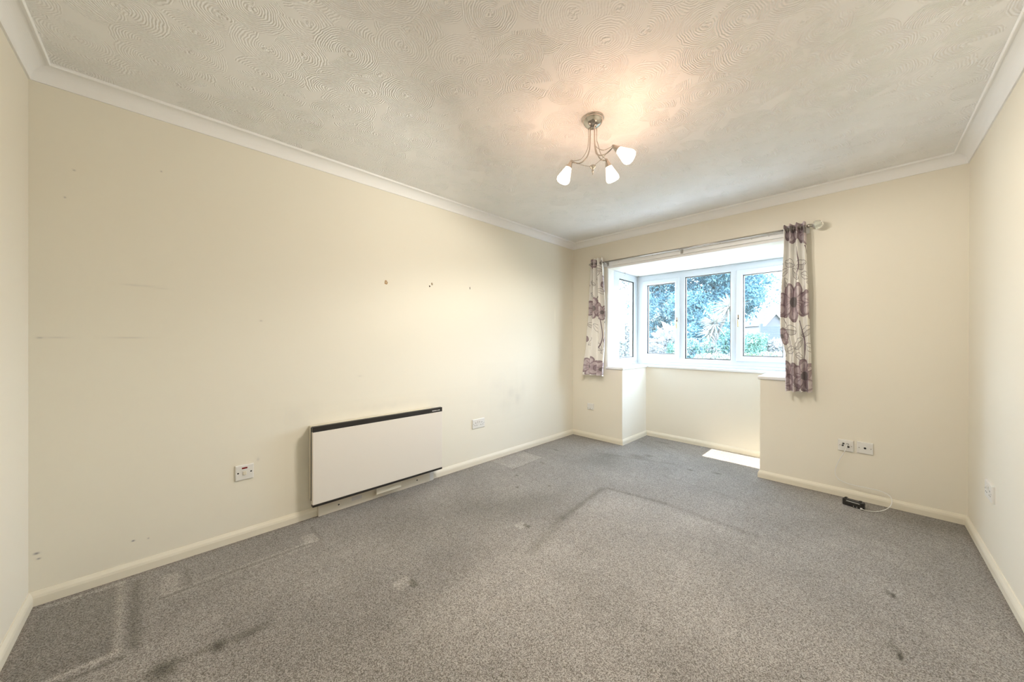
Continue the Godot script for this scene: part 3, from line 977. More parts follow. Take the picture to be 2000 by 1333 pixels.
func double_socket(label: String, at: Vector3, turn: float) -> void:
	var o := thing("double_socket", label, "socket", at, turn, "white double sockets")
	plate(o, 0.146, 0.086, 0.011, M.plastic)
	for s in [-1.0, 1.0]:
		var x: float = s * 0.036
		var st := flat()   # rocker, tilted to off
		cbox(st, Vector3(-0.007, -0.011, 0), Vector3(0.007, 0.011, 0.006), 0.0015, Transform3D(Basis(Vector3.RIGHT, 0.18), Vector3(s * 0.011, 0.016, 0.009)))
		part(o, "rocker", st, M.plastic)
		part(o, "pin_slot", box(Vector3(x - 0.0026, 0.004, 0.0102), Vector3(x + 0.0026, 0.013, 0.0116), 0.0003), M.dark)
		part(o, "pin_slot", box(Vector3(x - 0.015, -0.016, 0.0102), Vector3(x - 0.0075, -0.0115, 0.0116), 0.0003), M.dark)
		part(o, "pin_slot", box(Vector3(x + 0.0075, -0.016, 0.0102), Vector3(x + 0.015, -0.0115, 0.0116), 0.0003), M.dark)
		screw(o, s * 0.0603, 0.0, 0.0108, M.steel)

func plates() -> void:
	double_socket("white double socket on the heater wall to the right of the heater", Vector3(0.0, 0.382, 1.511), PI / 2)
	double_socket("white double socket low on the right wall at the photo's right edge", Vector3(W, 0.385, 0.568), -PI / 2)
	# switch with a red neon
	var o := thing("fused_switch", "white single switch with a red neon on the wall left of the heater", "switch", Vector3(0, 0.388, 3.26), PI / 2)
	plate(o, 0.086, 0.086, 0.010, M.plastic)
	var st := flat()
	cbox(st, Vector3(-0.0085, -0.011, 0), Vector3(0.0085, 0.011, 0.006), 0.0015, Transform3D(Basis(Vector3.RIGHT, -0.16), Vector3(0.0, -0.004, 0.0085)))
	part(o, "rocker", st, M.plastic_old)
	part(o, "neon_lens", box(Vector3(-0.013, 0.021, 0.0085), Vector3(0.013, 0.0295, 0.0118), 0.0012), M.red, "dark red neon lens")
	for s in [-1.0, 1.0]: screw(o, s * 0.0302, 0.0, 0.0098, M.dark, 0.0046)
	# small plate under the left curtain
	o = thing("telephone_plate", "small white telephone plate on the pier below the left curtain", "wall plate", Vector3(0.258, 0.376, 0.0))
	plate(o, 0.086, 0.072, 0.014, M.plastic)
	part(o, "shutter", box(Vector3(-0.009, -0.030, 0.013), Vector3(0.009, -0.016, 0.0152), 0.0008), M.label)
	for s in [-1.0, 1.0]: screw(o, s * 0.032, -0.02, 0.0138, M.steel)
	# aerial plates by the right corner
	o = thing("aerial_plate", "white aerial plate with four black sockets and a white lead plugged in", "wall plate", Vector3(2.4465, 0.384, 0.0), 0.0, "aerial plates by the right corner")
	plate(o, 0.084, 0.084, 0.012, M.plastic)
	part(o, "module", box(Vector3(-0.024, -0.022, 0.0115), Vector3(0.026, 0.024, 0.0135), 0.0008), M.plastic)
	for c in [[-0.012, 0.014], [0.009, 0.013], [-0.016, 0.0], [0.015, -0.006]]:
		part(o, "coax_socket", turned([Vector2(0.0, 0.0045), Vector2(0.0055, 0.0042), Vector2(0.0062, 0.003), Vector2(0.0064, 0)], 16, Transform3D(Basis(Vector3.RIGHT, PI / 2), Vector3(c[0], c[1], 0.0128))), M.black)
	for s in [-1.0, 1.0]: screw(o, s * 0.031, 0.0, 0.0118, M.steel, 0.0036)
	o = thing("aerial_plate", "white plate with one round aerial socket, nearest the right corner", "wall plate", Vector3(2.547, 0.386, 0.0), 0.0, "aerial plates by the right corner")
	plate(o, 0.084, 0.084, 0.010, M.plastic)
	part(o, "coax_socket", turned([Vector2(0.0, 0.001), Vector2(0.003, 0.0012), Vector2(0.0035, 0.004), Vector2(0.0062, 0.004), Vector2(0.0066, 0)], 18, Transform3D(Basis(Vector3.RIGHT, PI / 2), Vector3(0, 0.0, 0.0098))), M.dark)
	for s in [-1.0, 1.0]: screw(o, s * 0.0302, 0.0, 0.0098, M.steel, 0.004)
	# router and its lead
	o = thing("router", "small black router box standing on the carpet against the skirting", "router", Vector3(2.492, 0.0, 0.172), -0.24)
	st = flat()
	cbox(st, Vector3(-0.056, 0.0, -0.016), Vector3(0.056, 0.046, 0.016), 0.004)
	part(o, "case", st, M.black)
	part(o, "top_strip", box(Vector3(-0.034, 0.033, 0.0155), Vector3(0.034, 0.0365, 0.0168), 0.0004), M.white_ink, "white strip across the front")
	part(o, "front_panel", box(Vector3(-0.040, 0.024, 0.0152), Vector3(0.040, 0.042, 0.0162), 0.0005), mat(lin(0.035, 0.035, 0.03), 0.3))
	for x in [-0.04, 0.034]: part(o, "lug", box(Vector3(x - 0.007, 0.044, -0.012), Vector3(x + 0.007, 0.053, 0.008), 0.002), M.black)
	for x in [-0.038, 0.041]: part(o, "mount_hole", turned([Vector2(0.0, 0.0006), Vector2(0.004, 0.0006), Vector2(0.0045, 0)], 12, Transform3D(Basis(Vector3.RIGHT, PI / 2), Vector3(x, 0.017, 0.016))), M.dark)
	for x in [-0.016, 0.012]: part(o, "port", box(Vector3(x - 0.0075, 0.004, 0.0155), Vector3(x + 0.0075, 0.014, 0.0166), 0.0004), M.dark)
	for x in [0.0035, 0.0205]: part(o, "port_clip", box(Vector3(x - 0.0007, 0.004, 0.0155), Vector3(x + 0.0007, 0.0135, 0.0172), 0.0001), M.white_ink)
	var path := [Vector3(2.4555, 0.397, 0.017), Vector3(2.4545, 0.394, 0.034), Vector3(2.445, 0.354, 0.036), Vector3(2.415, 0.28, 0.035), Vector3(2.393, 0.209, 0.035), Vector3(2.393, 0.16, 0.035), Vector3(2.416, 0.128, 0.035), Vector3(2.47, 0.112, 0.035), Vector3(2.549, 0.112, 0.04), Vector3(2.614, 0.114, 0.05), Vector3(2.66, 0.107, 0.075), Vector3(2.675, 0.085, 0.1), Vector3(2.67, 0.055, 0.125), Vector3(2.646, 0.026, 0.147), Vector3(2.605, 0.006, 0.172), Vector3(2.566, 0.004, 0.196), Vector3(2.543, 0.006, 0.203), Vector3(2.530, 0.009, 0.199)]
	var base := Vector3(2.543, 0.0, 0.19)
	for i in path.size(): path[i] -= base
	o = thing("aerial_lead", "thin white lead looping from the aerial plate down to the router", "cable", base)
	part(o, "wire", tubed(curve(path, 6), 0.0022, 8), M.cable)
	part(o, "plug", tubed([path[0] - Vector3(0, 0, 0.0), path[0] + Vector3(-0.0002, -0.001, 0.012)], 0.0045, 12), M.cable)
	part(o, "plug", box(Vector3(-0.005, 0.004, -0.004), Vector3(0.005, 0.013, 0.006), 0.001, Transform3D(Basis(Vector3.UP, -0.24), path[path.size() - 1] - Vector3(0, 0.009, 0))), M.cable)

# ---------------------------------------------------------------- heater
func heater() -> void:
	var o := thing("panel_heater", "cream electric panel heater with a black top band on the long wall", "heater", Vector3(0.003, 0.0, 2.452))
	var z0 := -0.478   # right end, towards the bay
	var z1 := 0.478
	part(o, "back_case", box(Vector3(0.0, 0.125, z0 + 0.05), Vector3(0.062, 0.603, z1 - 0.006), 0.003), M.heater_side)
	part(o, "painted_gap_shade", box(Vector3(0.060, 0.135, z0 + 0.02), Vector3(0.074, 0.600, z1 + 0.001), 0.001), M.dark)  # black strip standing in for the shade behind the panel
	part(o, "front_panel", box(Vector3(0.074, 0.115, z0), Vector3(0.100, 0.574, z1), 0.0025), M.heater_white)
	part(o, "top_band", box(Vector3(0.072, 0.574, z0), Vector3(0.1005, 0.608, z1), 0.002), M.black, "black top band")
	part(o, "grille_lip", box(Vector3(0.040, 0.602, z0 + 0.06), Vector3(0.0715, 0.606, z1 - 0.01), 0.001), M.heater_side)
	part(o, "bottom_strip", box(Vector3(0.072, 0.101, z0), Vector3(0.1005, 0.115, z1), 0.001), M.black, "black bottom strip")
	# small white lettering at the right end of the band, too small to read in the photograph
	var x := z0 + 0.095
	rng.seed = 12
	var st := flat()
	for k in 16:
		if k in [9, 12]:
			x -= 0.004
			continue
		var wd := rng.randf_range(0.0028, 0.0044)
		cbox(st, Vector3(0.1003, 0.586, x - wd), Vector3(0.1010, 0.5925, x), 0.0)
		x -= wd + 0.0012
	part(o, "lettering", st, M.white_ink, "row of tiny white capitals")
	# plinth below, where the skirting is cut away
	part(o, "plinth", box(Vector3(0.0, 0.0, z0 + 0.072), Vector3(0.030, 0.118, 0.425), 0.002), M.heater_side)
	part(o, "plinth_end", box(Vector3(0.0, 0.0, z0 + 0.035), Vector3(0.028, 0.112, z0 + 0.071), 0.002), mat(lin(0.76, 0.75, 0.71), 0.4))
	part(o, "terminal_box", box(Vector3(0.030, 0.040, -0.135), Vector3(0.066, 0.088, 0.055), 0.002), M.plastic_old)
	part(o, "rating_label", box(Vector3(0.030, 0.036, 0.145), Vector3(0.0308, 0.062, 0.215), 0.0), M.label)
	for z in [0.30, -0.29]:
		part(o, "fixing_hole", turned([Vector2(0, 0.0006), Vector2(0.005, 0.0006), Vector2(0.0055, 0)], 12, Transform3D(Basis(Vector3(0, 0, 1), -PI / 2), Vector3(0.030, 0.040, z))), M.dark)

# ---------------------------------------------------------------- ceiling light
func ceiling_light() -> void:
	var c := Vector3(1.511, H, 1.958)
	var o := thing("ceiling_light", "chrome three arm ceiling light with frosted glass shades, lit", "ceiling light", c)
	var right := Vector3(0.704, 0, -0.710)
	var fwd := Vector3(-0.710, 0, -0.704)
	part(o, "rose", turned([Vector2(0.056, 0), Vector2(0.056, -0.008), Vector2(0.054, -0.016), Vector2(0.046, -0.030), Vector2(0.033, -0.042), Vector2(0.018, -0.049), Vector2(0.0, -0.051)], 32), M.chrome)
	part(o, "rose_rim", turned([Vector2(0.059, 0), Vector2(0.060, -0.004), Vector2(0.057, -0.008), Vector2(0.055, -0.008)], 32), M.chrome)
	# [across, along the view, end height below ceiling], axis of the shade
	var arms := [[-0.112, 0.018, -0.222, Vector3(-0.40, -0.90, 0.06)], [0.074, -0.132, -0.222, Vector3(0.62, -0.68, -0.34)], [0.094, 0.072, -0.186, Vector3(0.36, -0.92, 0.12)]]
	for a in arms:
		var e: Vector3 = right * a[0] + fwd * a[1] + Vector3(0, a[2], 0)
		var h := Vector3(e.x, 0, e.z)
		var d := h.normalized()
		var reach := h.length()
		var y: float = a[2]
		var pts := curve([d * 0.014 + Vector3(0, -0.046, 0), d * 0.014 + Vector3(0, -0.10, 0), d * 0.018 + Vector3(0, y + 0.055, 0), d * 0.036 + Vector3(0, y + 0.012, 0), d * (reach * 0.62) + Vector3(0, y - 0.012, 0), e], 7)
		part(o, "arm", tubed(pts, 0.0034, 10), M.chrome)
		var s := d.cross(Vector3.UP) * 0.009
		var thin := curve([d * 0.022 + Vector3(0, -0.048, 0) + s, d * 0.022 + Vector3(0, -0.11, 0) + s, d * 0.03 + Vector3(0, y + 0.06, 0) + s, d * (reach * 0.55) + Vector3(0, y + 0.012, 0) + s * 0.5, e + Vector3(0, 0.004, 0)], 7)
		part(o, "wire_arm", tubed(thin, 0.0018, 6), M.chrome)
		part(o, "stay", tubed(curve([Vector3(0, -0.258, 0), d * (reach * 0.5) + Vector3(0, y - 0.022, 0), e - d * 0.012], 6), 0.0012, 6), M.chrome)
		var ax: Vector3 = (right * (a[3] as Vector3).x + Vector3(0, (a[3] as Vector3).y, 0) + fwd * (a[3] as Vector3).z).normalized()
		var side := ax.cross(Vector3.UP).normalized()
		var xf := Transform3D(Basis(side, ax, side.cross(ax)), e)
		part(o, "knuckle", turned([Vector2(0, -0.010), Vector2(0.006, -0.008), Vector2(0.009, 0), Vector2(0.006, 0.006), Vector2(0, 0.007)], 16, xf), M.chrome)
		part(o, "cup", turned([Vector2(0.006, 0.0), Vector2(0.010, 0.006), Vector2(0.013, 0.018), Vector2(0.018, 0.034), Vector2(0.0185, 0.036), Vector2(0.016, 0.036), Vector2(0.0, 0.016)], 20, xf), M.chrome)
		var sh := part(o, "shade", turned([Vector2(0.0165, 0.030), Vector2(0.0185, 0.040), Vector2(0.026, 0.064), Vector2(0.034, 0.090), Vector2(0.0365, 0.102), Vector2(0.035, 0.112), Vector2(0.030, 0.117), Vector2(0.0285, 0.115), Vector2(0.033, 0.108), Vector2(0.0325, 0.092), Vector2(0.024, 0.064), Vector2(0.0165, 0.040), Vector2(0.0, 0.034)], 24, xf), M.shade)
		var bl := []
		for k in 9: bl.append(Vector2(0.017 * sin(PI * k / 8.0), 0.078 - 0.026 * cos(PI * k / 8.0)))
		part(sh, "bulb", turned(bl, 16, xf), M.bulb)
		var sp := SpotLight3D.new()   # what leaves the mouth of the shade
		sp.name = "lamp_beam"
		sp.light_color = Color(1.0, 0.982, 0.945)
		sp.light_energy = LAMP_BEAM
		sp.spot_angle = 89.0
		sp.spot_angle_attenuation = 0.3
		sp.spot_range = 12.0
		sp.spot_attenuation = 2.0
		sp.light_size = 0.03
		sp.shadow_enabled = true
		o.add_child(sp, true)
		sp.position = xf * Vector3(0, 0.122, 0)
		sp.look_at_from_position(o.position + sp.position, o.position + sp.position + (ax + Vector3(0, -0.9 if a[0] > 0.0 else 0.25, 0)), Vector3.RIGHT)
		var om := OmniLight3D.new()   # what the frosted glass lets through
		om.name = "lamp_glow"
		om.light_color = Color(1.0, 0.76, 0.62)
		om.light_energy = LAMP_GLOW
		om.omni_range = 12.0
		om.omni_attenuation = 2.0
		om.light_size = 0.03
		om.shadow_enabled = true
		o.add_child(om, true)
		om.position = xf * Vector3(0, 0.078, 0)
	part(o, "hub", turned([Vector2(0, -0.246), Vector2(0.006, -0.248), Vector2(0.016, -0.255), Vector2(0.015, -0.262), Vector2(0.006, -0.270), Vector2(0.004, -0.276), Vector2(0.007, -0.281), Vector2(0.004, -0.287), Vector2(0.0025, -0.294), Vector2(0.004, -0.298), Vector2(0, -0.303)], 18), M.chrome)

const LAMP_BEAM := 0.74
const LAMP_GLOW := 0.045

# ---------------------------------------------------------------- garden
func ground_y(x: float, z: float) -> float:
	var t := clampf((-z - 2.4) / 1.4, 0, 1)
	return lerpf(-0.2, 0.58, t * t * (3 - 2 * t)) + clampf((-z - 3.4) / 10.0, 0, 1) * 0.16

func leaf_cluster(n: int, spread: float, length: float, width: float, seed_: int) -> ArrayMesh:
	# a spray of folded leaves pointing every way
	var r := RandomNumberGenerator.new()
	r.seed = seed_
	var st := flat()
	for k in n:
		var d := Vector3(r.randfn(), r.randfn(), r.randfn()).normalized()
		var at := d * spread * r.randf_range(0.1, 1.0)
		var u := (d + Vector3(r.randfn(), r.randfn() + 0.2, r.randfn()) * 0.8).normalized()
		var s := u.cross(Vector3(r.randfn(), r.randfn(), r.randfn())).normalized()
		var f := u.cross(s) * width * 0.25
		var l := length * r.randf_range(0.7, 1.2)
		var c := Color.WHITE * r.randf_range(0.75, 1.15)
		st.set_color(c)
		var tip := at + u * l
		var m := at + u * l * 0.5
		tri(st, at, m + s * width * 0.5 + f, tip, s.cross(u))
		tri(st, at, m - s * width * 0.5 + f, tip, s.cross(u))
	return mesh_of(st)

func foliage(o: Node3D, called: String, mesh: Mesh, places: Array, cols: Array, seed_: int, smin := 0.7, smax := 1.3) -> void:
	var r := RandomNumberGenerator.new()
	r.seed = seed_
	var mm := MultiMesh.new()
	mm.transform_format = MultiMesh.TRANSFORM_3D
	mm.use_colors = true
	mm.mesh = mesh
	mm.instance_count = places.size()
	for i in places.size():
		var b := Basis.from_euler(Vector3(r.randf() * TAU, r.randf() * TAU, r.randf() * TAU)).scaled(Vector3.ONE * r.randf_range(smin, smax))
		mm.set_instance_transform(i, Transform3D(b, places[i]))
		var c: Color = cols[r.randi_range(0, cols.size() - 1)]
		mm.set_instance_color(i, c * r.randf_range(0.8, 1.2))
	var o2 := MultiMeshInstance3D.new()
	o2.name = called
	o2.multimesh = mm
	o2.material_override = M.leaf
	o2.set_meta("kind", "stuff")
	o.add_child(o2, true)

func blob(r: RandomNumberGenerator, n: int, c: Vector3, rad: Vector3, shell := 0.55, floor_y := -10.0) -> Array:
	var out := []
	while out.size() < n:
		var d := Vector3(r.randfn(), r.randfn(), r.randfn()).normalized() * pow(r.randf(), 0.33)
		if d.length() < shell and r.randf() < 0.8: continue
		var lump := 1.0 + 0.18 * sin(d.x * 7.0 + c.x) * sin(d.y * 6.0 + 1.0) * sin(d.z * 8.0 + c.z)
		var p := c + d * rad * lump
		if p.y > floor_y: out.append(p)
	return out

func tree(called: String, label: String, at: Vector3, height: float, rad: float, n: int, cols: Array, seed_: int, conical: float, gap := 0.0) -> void:
	var o := thing(called, label, "tree", at)
	var r := RandomNumberGenerator.new()
	r.seed = seed_
	var trunk := [Vector3(0, -0.2, 0), Vector3(0.05, height * 0.35, 0.03), Vector3(-0.03, height * 0.7, 0.0), Vector3(0.02, height * 0.95, 0)]
	part(o, "trunk", tubed(curve(trunk, 4), [0.2, 0.19, 0.18, 0.17, 0.16, 0.14, 0.12, 0.1, 0.08, 0.06, 0.05, 0.04, 0.03], 9), M.bark)
	var places := []
	var boughs := flat()
	for k in 60:
		var t := r.randf_range(0.06, 0.98)
		var y := height * t
		var reach := rad * lerpf(sqrt(maxf(0.0, 1.0 - pow(absf(t - 0.45) / 0.56, 2.0))), 1.05 - t, conical) * r.randf_range(0.75, 1.08)
		var ang := r.randf() * TAU
		var d := Vector3(cos(ang), 0.0, sin(ang))
		var tip := Vector3(0, y, 0) + d * reach + Vector3(0, r.randf_range(-0.1, 0.3), 0)
		tube(boughs, [Vector3(0, y - 0.15, 0), Vector3(0, y, 0) + d * reach * 0.5, tip], [0.035, 0.022, 0.008], 5)
		for q in int(n / 60.0):
			var f := pow(r.randf(), 0.6)
			if r.randf() < gap: continue
			places.append(Vector3(0, y, 0) + d * reach * f + Vector3(r.randfn(), r.randfn() * 0.6, r.randfn()) * rad * 0.17)
	part(o, "boughs", boughs, M.bark)
	foliage(o, "foliage", leaf_cluster(16, 0.18, 0.16, 0.06, seed_ + 1), places, cols, seed_ + 2)

func shrub(called: String, label: String, category: String, at: Vector3, rad: Vector3, n: int, cols: Array, seed_: int, leaf := 0.06, group := "", blooms := Color(0, 0, 0, 0)) -> void:
	var o := thing(called, label, category, at, 0.0, group)
	var r := RandomNumberGenerator.new()
	r.seed = seed_
	var st := flat()
	for k in 9:
		var a := TAU * k / 9.0 + r.randf()
		var tip := Vector3(cos(a) * rad.x * 0.7, rad.y * r.randf_range(1.1, 1.7), sin(a) * rad.z * 0.7)
		tube(st, [Vector3(cos(a) * 0.03, -0.06, sin(a) * 0.03), tip * 0.5 + Vector3(0, 0.05, 0), tip], [0.014, 0.010, 0.004], 5)
	part(o, "stems", st, M.bark)
	foliage(o, "foliage", leaf_cluster(14, leaf * 1.1, leaf, leaf * 0.45, seed_ + 1), blob(r, n, Vector3(0, rad.y, 0), rad, 0.5, 0.0), cols, seed_ + 2)
	if blooms.a > 0.0:
		foliage(o, "blooms", leaf_cluster(20, leaf * 0.7, leaf * 0.5, leaf * 0.45, seed_ + 5), blob(r, n / 4, Vector3(0, rad.y, 0), rad * 1.06, 0.85, rad.y * 0.5), [blooms], seed_ + 6)

func spiky_head(st: SurfaceTool, c: Vector3, n: int, length: float, r: RandomNumberGenerator) -> void:
	for k in n:
		var d := Vector3(r.randfn(), r.randfn() + 0.15, r.randfn()).normalized()
		var l := length * r.randf_range(0.75, 1.1)
		var s := d.cross(Vector3(0.3, 1, 0.2)).normalized() * 0.016
		var droop := Vector3(0, -0.16 * l, 0)
		var a := c + d * 0.03
		var m := c + d * l * 0.55 + droop * 0.2
		var t := c + d * l + droop
		var up := s.cross(d)
		quad(st, a - s, a + s, m + s, m - s, up)
		tri(st, m - s, m + s, t, up)

func garden() -> void:
	var st := soft()
	var nx := 24
	var nz := 60
	var gp := func(i: int, j: int) -> Vector3:
		var x := -45.0 + 90.0 * i / nx
		var t := float(j) / nz
		var z := -0.84 - 60.0 * t * t
		return Vector3(x, ground_y(x, z), z)
	for i in nx:
		for j in nz:
			var p := [gp.call(i, j), gp.call(i + 1, j), gp.call(i + 1, j + 1), gp.call(i, j + 1)]
			var uv := []
			for q in p: uv.append(Vector2(q.x, q.z) / 10.0)
			quad_uv(st, p, uv, Vector3.UP)
	struct("bounce_slab", "added unseen pale slab at the foot of the bay bouncing daylight indoors", "reflector", box(Vector3(-7.0, -0.25, -2.5), Vector3(9.0, -0.17, -0.85), 0.01), mat(lin(0.62, 0.61, 0.59), 0.9))  # slab added out of view so daylight bounces up to the ceiling
	struct("ground", "pale sunlit lawn rising away from the bay window", "lawn", st, M.lawn)
	var blue := [lin(0.020, 0.080, 0.123), lin(0.025, 0.095, 0.132), lin(0.017, 0.070, 0.106), lin(0.043, 0.128, 0.157)]  # leaf greens pushed towards blue, the skylight cast put into their colour
	var green := [lin(0.020, 0.086, 0.046), lin(0.027, 0.101, 0.051), lin(0.015, 0.065, 0.041)]
	var pale := [lin(0.053, 0.059, 0.046), lin(0.070, 0.070, 0.059), lin(0.041, 0.050, 0.038), lin(0.078, 0.076, 0.070)]
	var lime := [lin(0.037, 0.060, 0.014), lin(0.014, 0.046, 0.023), lin(0.081, 0.092, 0.035)]
	var y := func(x: float, z: float) -> Vector3: return Vector3(x, ground_y(x, z), z)
	tree("conifer", "large green conifer with skylight blue painted into its leaves filling the middle pane", y.call(-2.95, -16.6), 8.6, 2.2, 15000, blue, 101, 0.05)
	tree("broadleaf_tree", "tall green tree with skylight blue painted into its leaves seen through the left opening pane", y.call(-6.3, -17.0), 8.2, 1.7, 8400, blue + [lin(0.35, 0.42, 0.36)], 201, 0.1, 0.25)
	tree("broadleaf_tree", "pale tree seen through the left side light", y.call(-8.2, -11.5), 6.5, 2.4, 4200, pale, 301, 0.0, 0.1)
	# tree with the overhanging spray at the right
	var o := thing("overhanging_tree", "tree at the right whose leafy spray hangs into the right pane", "tree", y.call(2.75, -5.3))
	part(o, "trunk", tubed(curve([Vector3(0, -0.1, 0), Vector3(-0.05, 0.8, 0.03), Vector3(-0.2, 1.5, 0.3), Vector3(-0.4, 2.1, 0.5)], 5), [0.09, 0.085, 0.08, 0.078, 0.075, 0.07, 0.066, 0.062, 0.058, 0.055, 0.05, 0.046, 0.042, 0.038, 0.034, 0.03], 9), M.bark)
	var twigs := flat()
	var leaves := []
	rng.seed = 41
	for b in [[Vector3(-0.3, 1.7, 0.4), Vector3(-1.35, 1.72, 1.4)], [Vector3(-0.3, 1.8, 0.4), Vector3(-1.25, 1.95, 1.2)], [Vector3(-0.35, 1.9, 0.45), Vector3(-1.05, 1.60, 1.55)], [Vector3(-0.4, 2.0, 0.5), Vector3(-1.5, 2.1, 1.1)], [Vector3(-0.3, 2.0, 0.5), Vector3(0.3, 2.7, 0.9)], [Vector3(-0.3, 2.0, 0.5), Vector3(0.9, 2.5, -0.3)]]:
		tube(twigs, [b[0], (b[0] + b[1]) * 0.5 + Vector3(0, 0.12, 0), b[1]], [0.018, 0.010, 0.003], 5)
		for k in 16:
			leaves.append((b[0] as Vector3).lerp(b[1], rng.randf_range(0.25, 1.05)) + Vector3(rng.randfn(), rng.randfn(), rng.randfn()) * 0.09)
	part(o, "boughs", twigs, M.bark)
	foliage(o, "foliage", leaf_cluster(5, 0.06, 0.10, 0.032, 44), leaves, [lin(0.025, 0.035, 0.033), lin(0.035, 0.05, 0.047), lin(0.02, 0.026, 0.024)], 45)
	# bright spiky plant
	o = thing("cabbage_palm", "bright spiky palm with two heads in front of the conifer", "palm", y.call(-0.5, -7.6))
	rng.seed = 61
	part(o, "trunk", tubed(curve([Vector3(0, -0.1, 0), Vector3(0.0, 0.5, 0.0), Vector3(0.03, 0.98, 0.0)], 4), 0.05, 9), M.bark)
	part(o, "trunk", tubed(curve([Vector3(0, 0.35, 0), Vector3(0.15, 0.9, -0.12), Vector3(0.33, 1.45, -0.28)], 4), 0.04, 9), M.bark)
	st = flat()
	spiky_head(st, Vector3(0.03, 1.02, 0.0), 130, 0.44, rng)
	spiky_head(st, Vector3(0.33, 1.50, -0.28), 150, 0.50, rng)
	spiky_head(st, Vector3(-0.10, 0.72, 0.02), 70, 0.36, rng)
	var sp := part(o, "leaves", st, mat(lin(0.30, 0.30, 0.26), 0.5))
	sp.set_meta("kind", "stuff")
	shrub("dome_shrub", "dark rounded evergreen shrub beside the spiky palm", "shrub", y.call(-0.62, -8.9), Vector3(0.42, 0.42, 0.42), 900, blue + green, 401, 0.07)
	shrub("fatsia", "bright broad leaved shrub in the left opening pane", "shrub", y.call(-1.05, -5.75), Vector3(0.32, 0.42, 0.3), 150, [lin(0.15, 0.155, 0.14), lin(0.09, 0.105, 0.09), lin(0.18, 0.18, 0.165)], 411, 0.17)
	shrub("ball_shrub", "pale clipped ball shrub low in the left opening pane", "shrub", y.call(-1.12, -5.15), Vector3(0.23, 0.22, 0.23), 520, [lin(0.075, 0.075, 0.068), lin(0.06, 0.062, 0.055), lin(0.09, 0.087, 0.08)], 421, 0.045)
	shrub("small_shrub", "leafy green shrub beside the pale clipped ball", "shrub", y.call(-0.75, -5.35), Vector3(0.2, 0.22, 0.2), 260, green, 431, 0.06)
	shrub("mixed_shrub", "upright mixed shrub at the lower left of the middle pane", "shrub", y.call(-0.32, -5.0), Vector3(0.26, 0.30, 0.22), 420, blue + green + pale, 441, 0.06)
	shrub("mixed_shrub", "lower mixed shrub in the middle pane in front of the palm", "shrub", y.call(-0.1, -5.6), Vector3(0.28, 0.24, 0.22), 340, green + pale, 451, 0.06)
	shrub("ground_cover", "pale flowering ground cover along the bottom of the middle pane", "shrub", y.call(0.36, -4.35), Vector3(0.34, 0.13, 0.22), 420, pale + lime, 461, 0.05, "", lin(0.34, 0.31, 0.31))
	shrub("ground_cover", "pale flowering ground cover near the right mullion", "shrub", y.call(0.66, -4.6), Vector3(0.22, 0.12, 0.2), 260, pale, 471, 0.05, "", lin(0.35, 0.32, 0.32))
	# clipped hedge block
	o = thing("clipped_hedge", "green clipped hedge block in the right pane", "hedge", y.call(0.52, -7.2))
	rng.seed = 71
	var hp := []
	for k in 1100:
		hp.append(Vector3(rng.randf_range(-0.24, 0.24), rng.randf_range(0.0, 0.66), rng.randf_range(-0.24, 0.24)))
	st = flat()
	for k in 6: tube(st, [Vector3(-0.18 + 0.07 * k, -0.08, 0.02), Vector3(-0.18 + 0.07 * k, 0.5, 0.0)], 0.012, 5)
	part(o, "stems", st, M.bark)
	foliage(o, "foliage", leaf_cluster(14, 0.06, 0.055, 0.028, 72), hp, green + [lin(0.06, 0.2, 0.12)], 73)
	shrub("hydrangea", "pinkish white hydrangea in front of the slatted fence", "shrub", y.call(0.97, -7.55), Vector3(0.34, 0.26, 0.28), 420, pale, 481, 0.06, "", lin(0.36, 0.30, 0.30))
	shrub("lime_shrub", "lime and dark green shrub along the bottom of the right pane", "shrub", y.call(1.0, -4.9), Vector3(0.30, 0.13, 0.2), 420, lime + green, 491, 0.05)
	shrub("lime_shrub", "bright flecked shrub at the lower right of the right pane", "shrub", y.call(1.27, -5.1), Vector3(0.24, 0.15, 0.2), 340, lime + pale, 501, 0.05, "", lin(0.34, 0.32, 0.27))
	shrub("pale_shrub", "pale loose shrub outside the left side light", "shrub", y.call(-1.4, -4.1), Vector3(0.45, 0.5, 0.4), 600, pale, 511, 0.08)
	shrub("tinted_shrub", "green shrub with skylight blue painted into its leaves low outside the left side light", "shrub", y.call(-2.0, -5.2), Vector3(0.4, 0.33, 0.35), 420, blue + pale, 521, 0.07)
	# fences and outbuilding
	fence("slatted_fence", "pale slatted fence panel between posts in the right pane", Vector3(0.06, 0, -10.97), Vector3(1.7, 0, -12.6), 1.02, 11, true, M.fence_wood)
	fence("board_fence", "dark blue boarded fence far off in the left pane", Vector3(-12.0, 0, -18.0), Vector3(-7.6, 0, -21.6), 1.25, 22, false, M.fence_dark)
	fence("low_fence", "pale far fence behind the clipped hedge", Vector3(-5.6, 0, -33.6), Vector3(-3.3, 0, -35.9), 2.2, 8, true, M.shed_wall)
	shed()

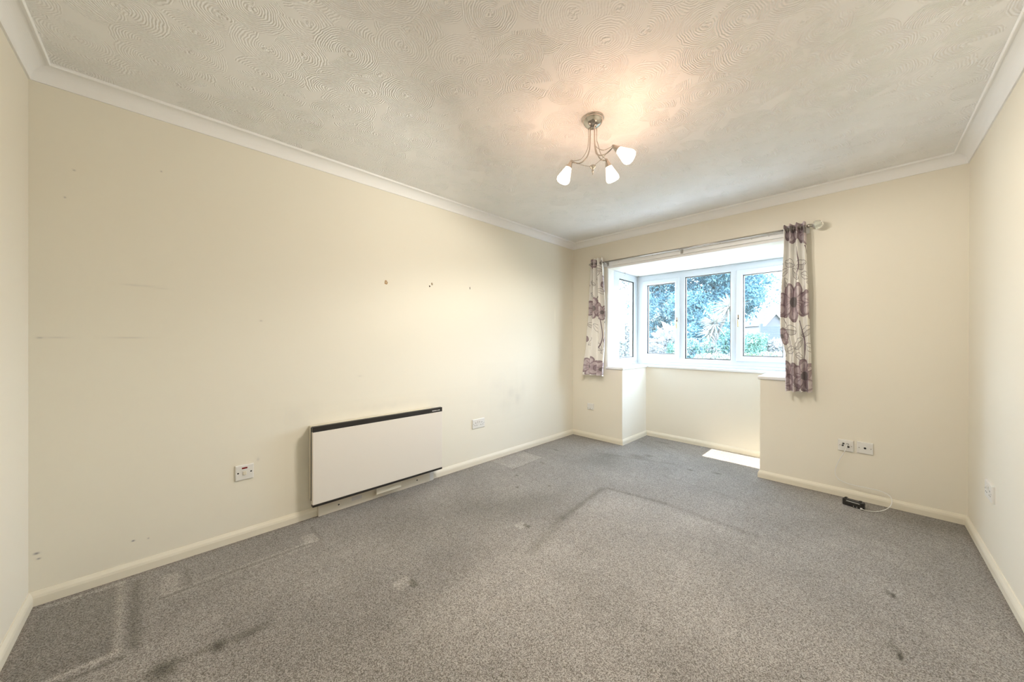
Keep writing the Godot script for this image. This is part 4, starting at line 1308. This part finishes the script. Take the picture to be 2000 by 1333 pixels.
func fence(called: String, label: String, a: Vector3, b: Vector3, h: float, n: int, horizontal: bool, m: Material) -> void:
	a.y = ground_y(a.x, a.z)
	b.y = ground_y(b.x, b.z)
	var len_ := Vector2(b.x - a.x, b.z - a.z).length()
	var o := thing(called, label, "fence", a, atan2(-(b.z - a.z), b.x - a.x))
	if horizontal:
		for k in n:
			var y := 0.04 + (h - 0.08) * k / n
			var t := (h - 0.08) / n
			part(o, "slat", box(Vector3(0, y, -0.012 + 0.006 * (k % 2)), Vector3(len_, y + t * 0.86, 0.006 + 0.006 * (k % 2)), 0.002), m)
	else:
		for k in n:
			var x := len_ * k / n
			part(o, "board", box(Vector3(x, 0.0, -0.012 + 0.008 * (k % 2)), Vector3(x + len_ / n * 0.94, h, 0.006 + 0.008 * (k % 2)), 0.003), m)
	for k in 3:
		var x := len_ * k * 0.5
		part(o, "post", box(Vector3(x - 0.045, -0.1, -0.06), Vector3(x + 0.045, h + 0.04, 0.03), 0.005), m)

func shed() -> void:
	var o := thing("garden_shed", "white gabled outbuilding beyond the slatted fence in the right pane", "shed", Vector3(-2.5, ground_y(0, -31), -31.2), deg_to_rad(45))
	var w := 0.95
	var e := 1.75
	var r := 2.8
	var d := 2.6
	var st := flat()
	var f := [Vector3(-w, 0, 0), Vector3(w, 0, 0), Vector3(w, e, 0), Vector3(0, r - 0.12, 0), Vector3(-w, e, 0)]
	for z in [0.0, -d]:
		var s := Vector3(0, 0, z)
		var out := Vector3.BACK if z == 0.0 else Vector3.FORWARD
		quad(st, f[0] + s, f[1] + s, f[2] + s, f[4] + s, out)
		tri(st, f[4] + s, f[2] + s, f[3] + s, out)
	for k in [[0, 4, Vector3.LEFT], [1, 2, Vector3.RIGHT]]:
		quad(st, f[k[0]], f[k[1]], f[k[1]] + Vector3(0, 0, -d), f[k[0]] + Vector3(0, 0, -d), k[2])
	part(o, "wall", st, M.shed_wall)
	for s in [-1.0, 1.0]:
		var b := Basis(Vector3(0, 0, 1), -s * atan2(r - e, w))
		var rl := sqrt((r - e) * (r - e) + w * w) + 0.15
		st = flat()
		var lo := Vector3(0.0 if s > 0 else -rl, -0.06, -d - 0.15)
		var hi := Vector3(rl if s > 0 else 0.0, 0.0, 0.15)
		cbox(st, lo, hi, 0.005, Transform3D(b, Vector3(0, r, 0)))
		var rf := part(o, "roof", st, M.shed_roof)
		for k in 7:
			var x: float = s * rl * (k + 0.5) / 7.0
			part(rf, "batten", box(Vector3(x - 0.02, -0.005, -d - 0.14), Vector3(x + 0.02, 0.02, 0.13), 0.003, Transform3D(b, Vector3(0, r, 0))), M.shed_roof)
		part(o, "bargeboard", box(Vector3(lo.x, -0.14, 0.15), Vector3(hi.x, 0.0, 0.175), 0.004, Transform3D(b, Vector3(0, r, 0))), M.white_paint)

func _ready() -> void:
	camera_and_light()
	make_materials()
	room()
	windows()
	heater()
	ceiling_light()
	curtains()
	plates()
	garden()
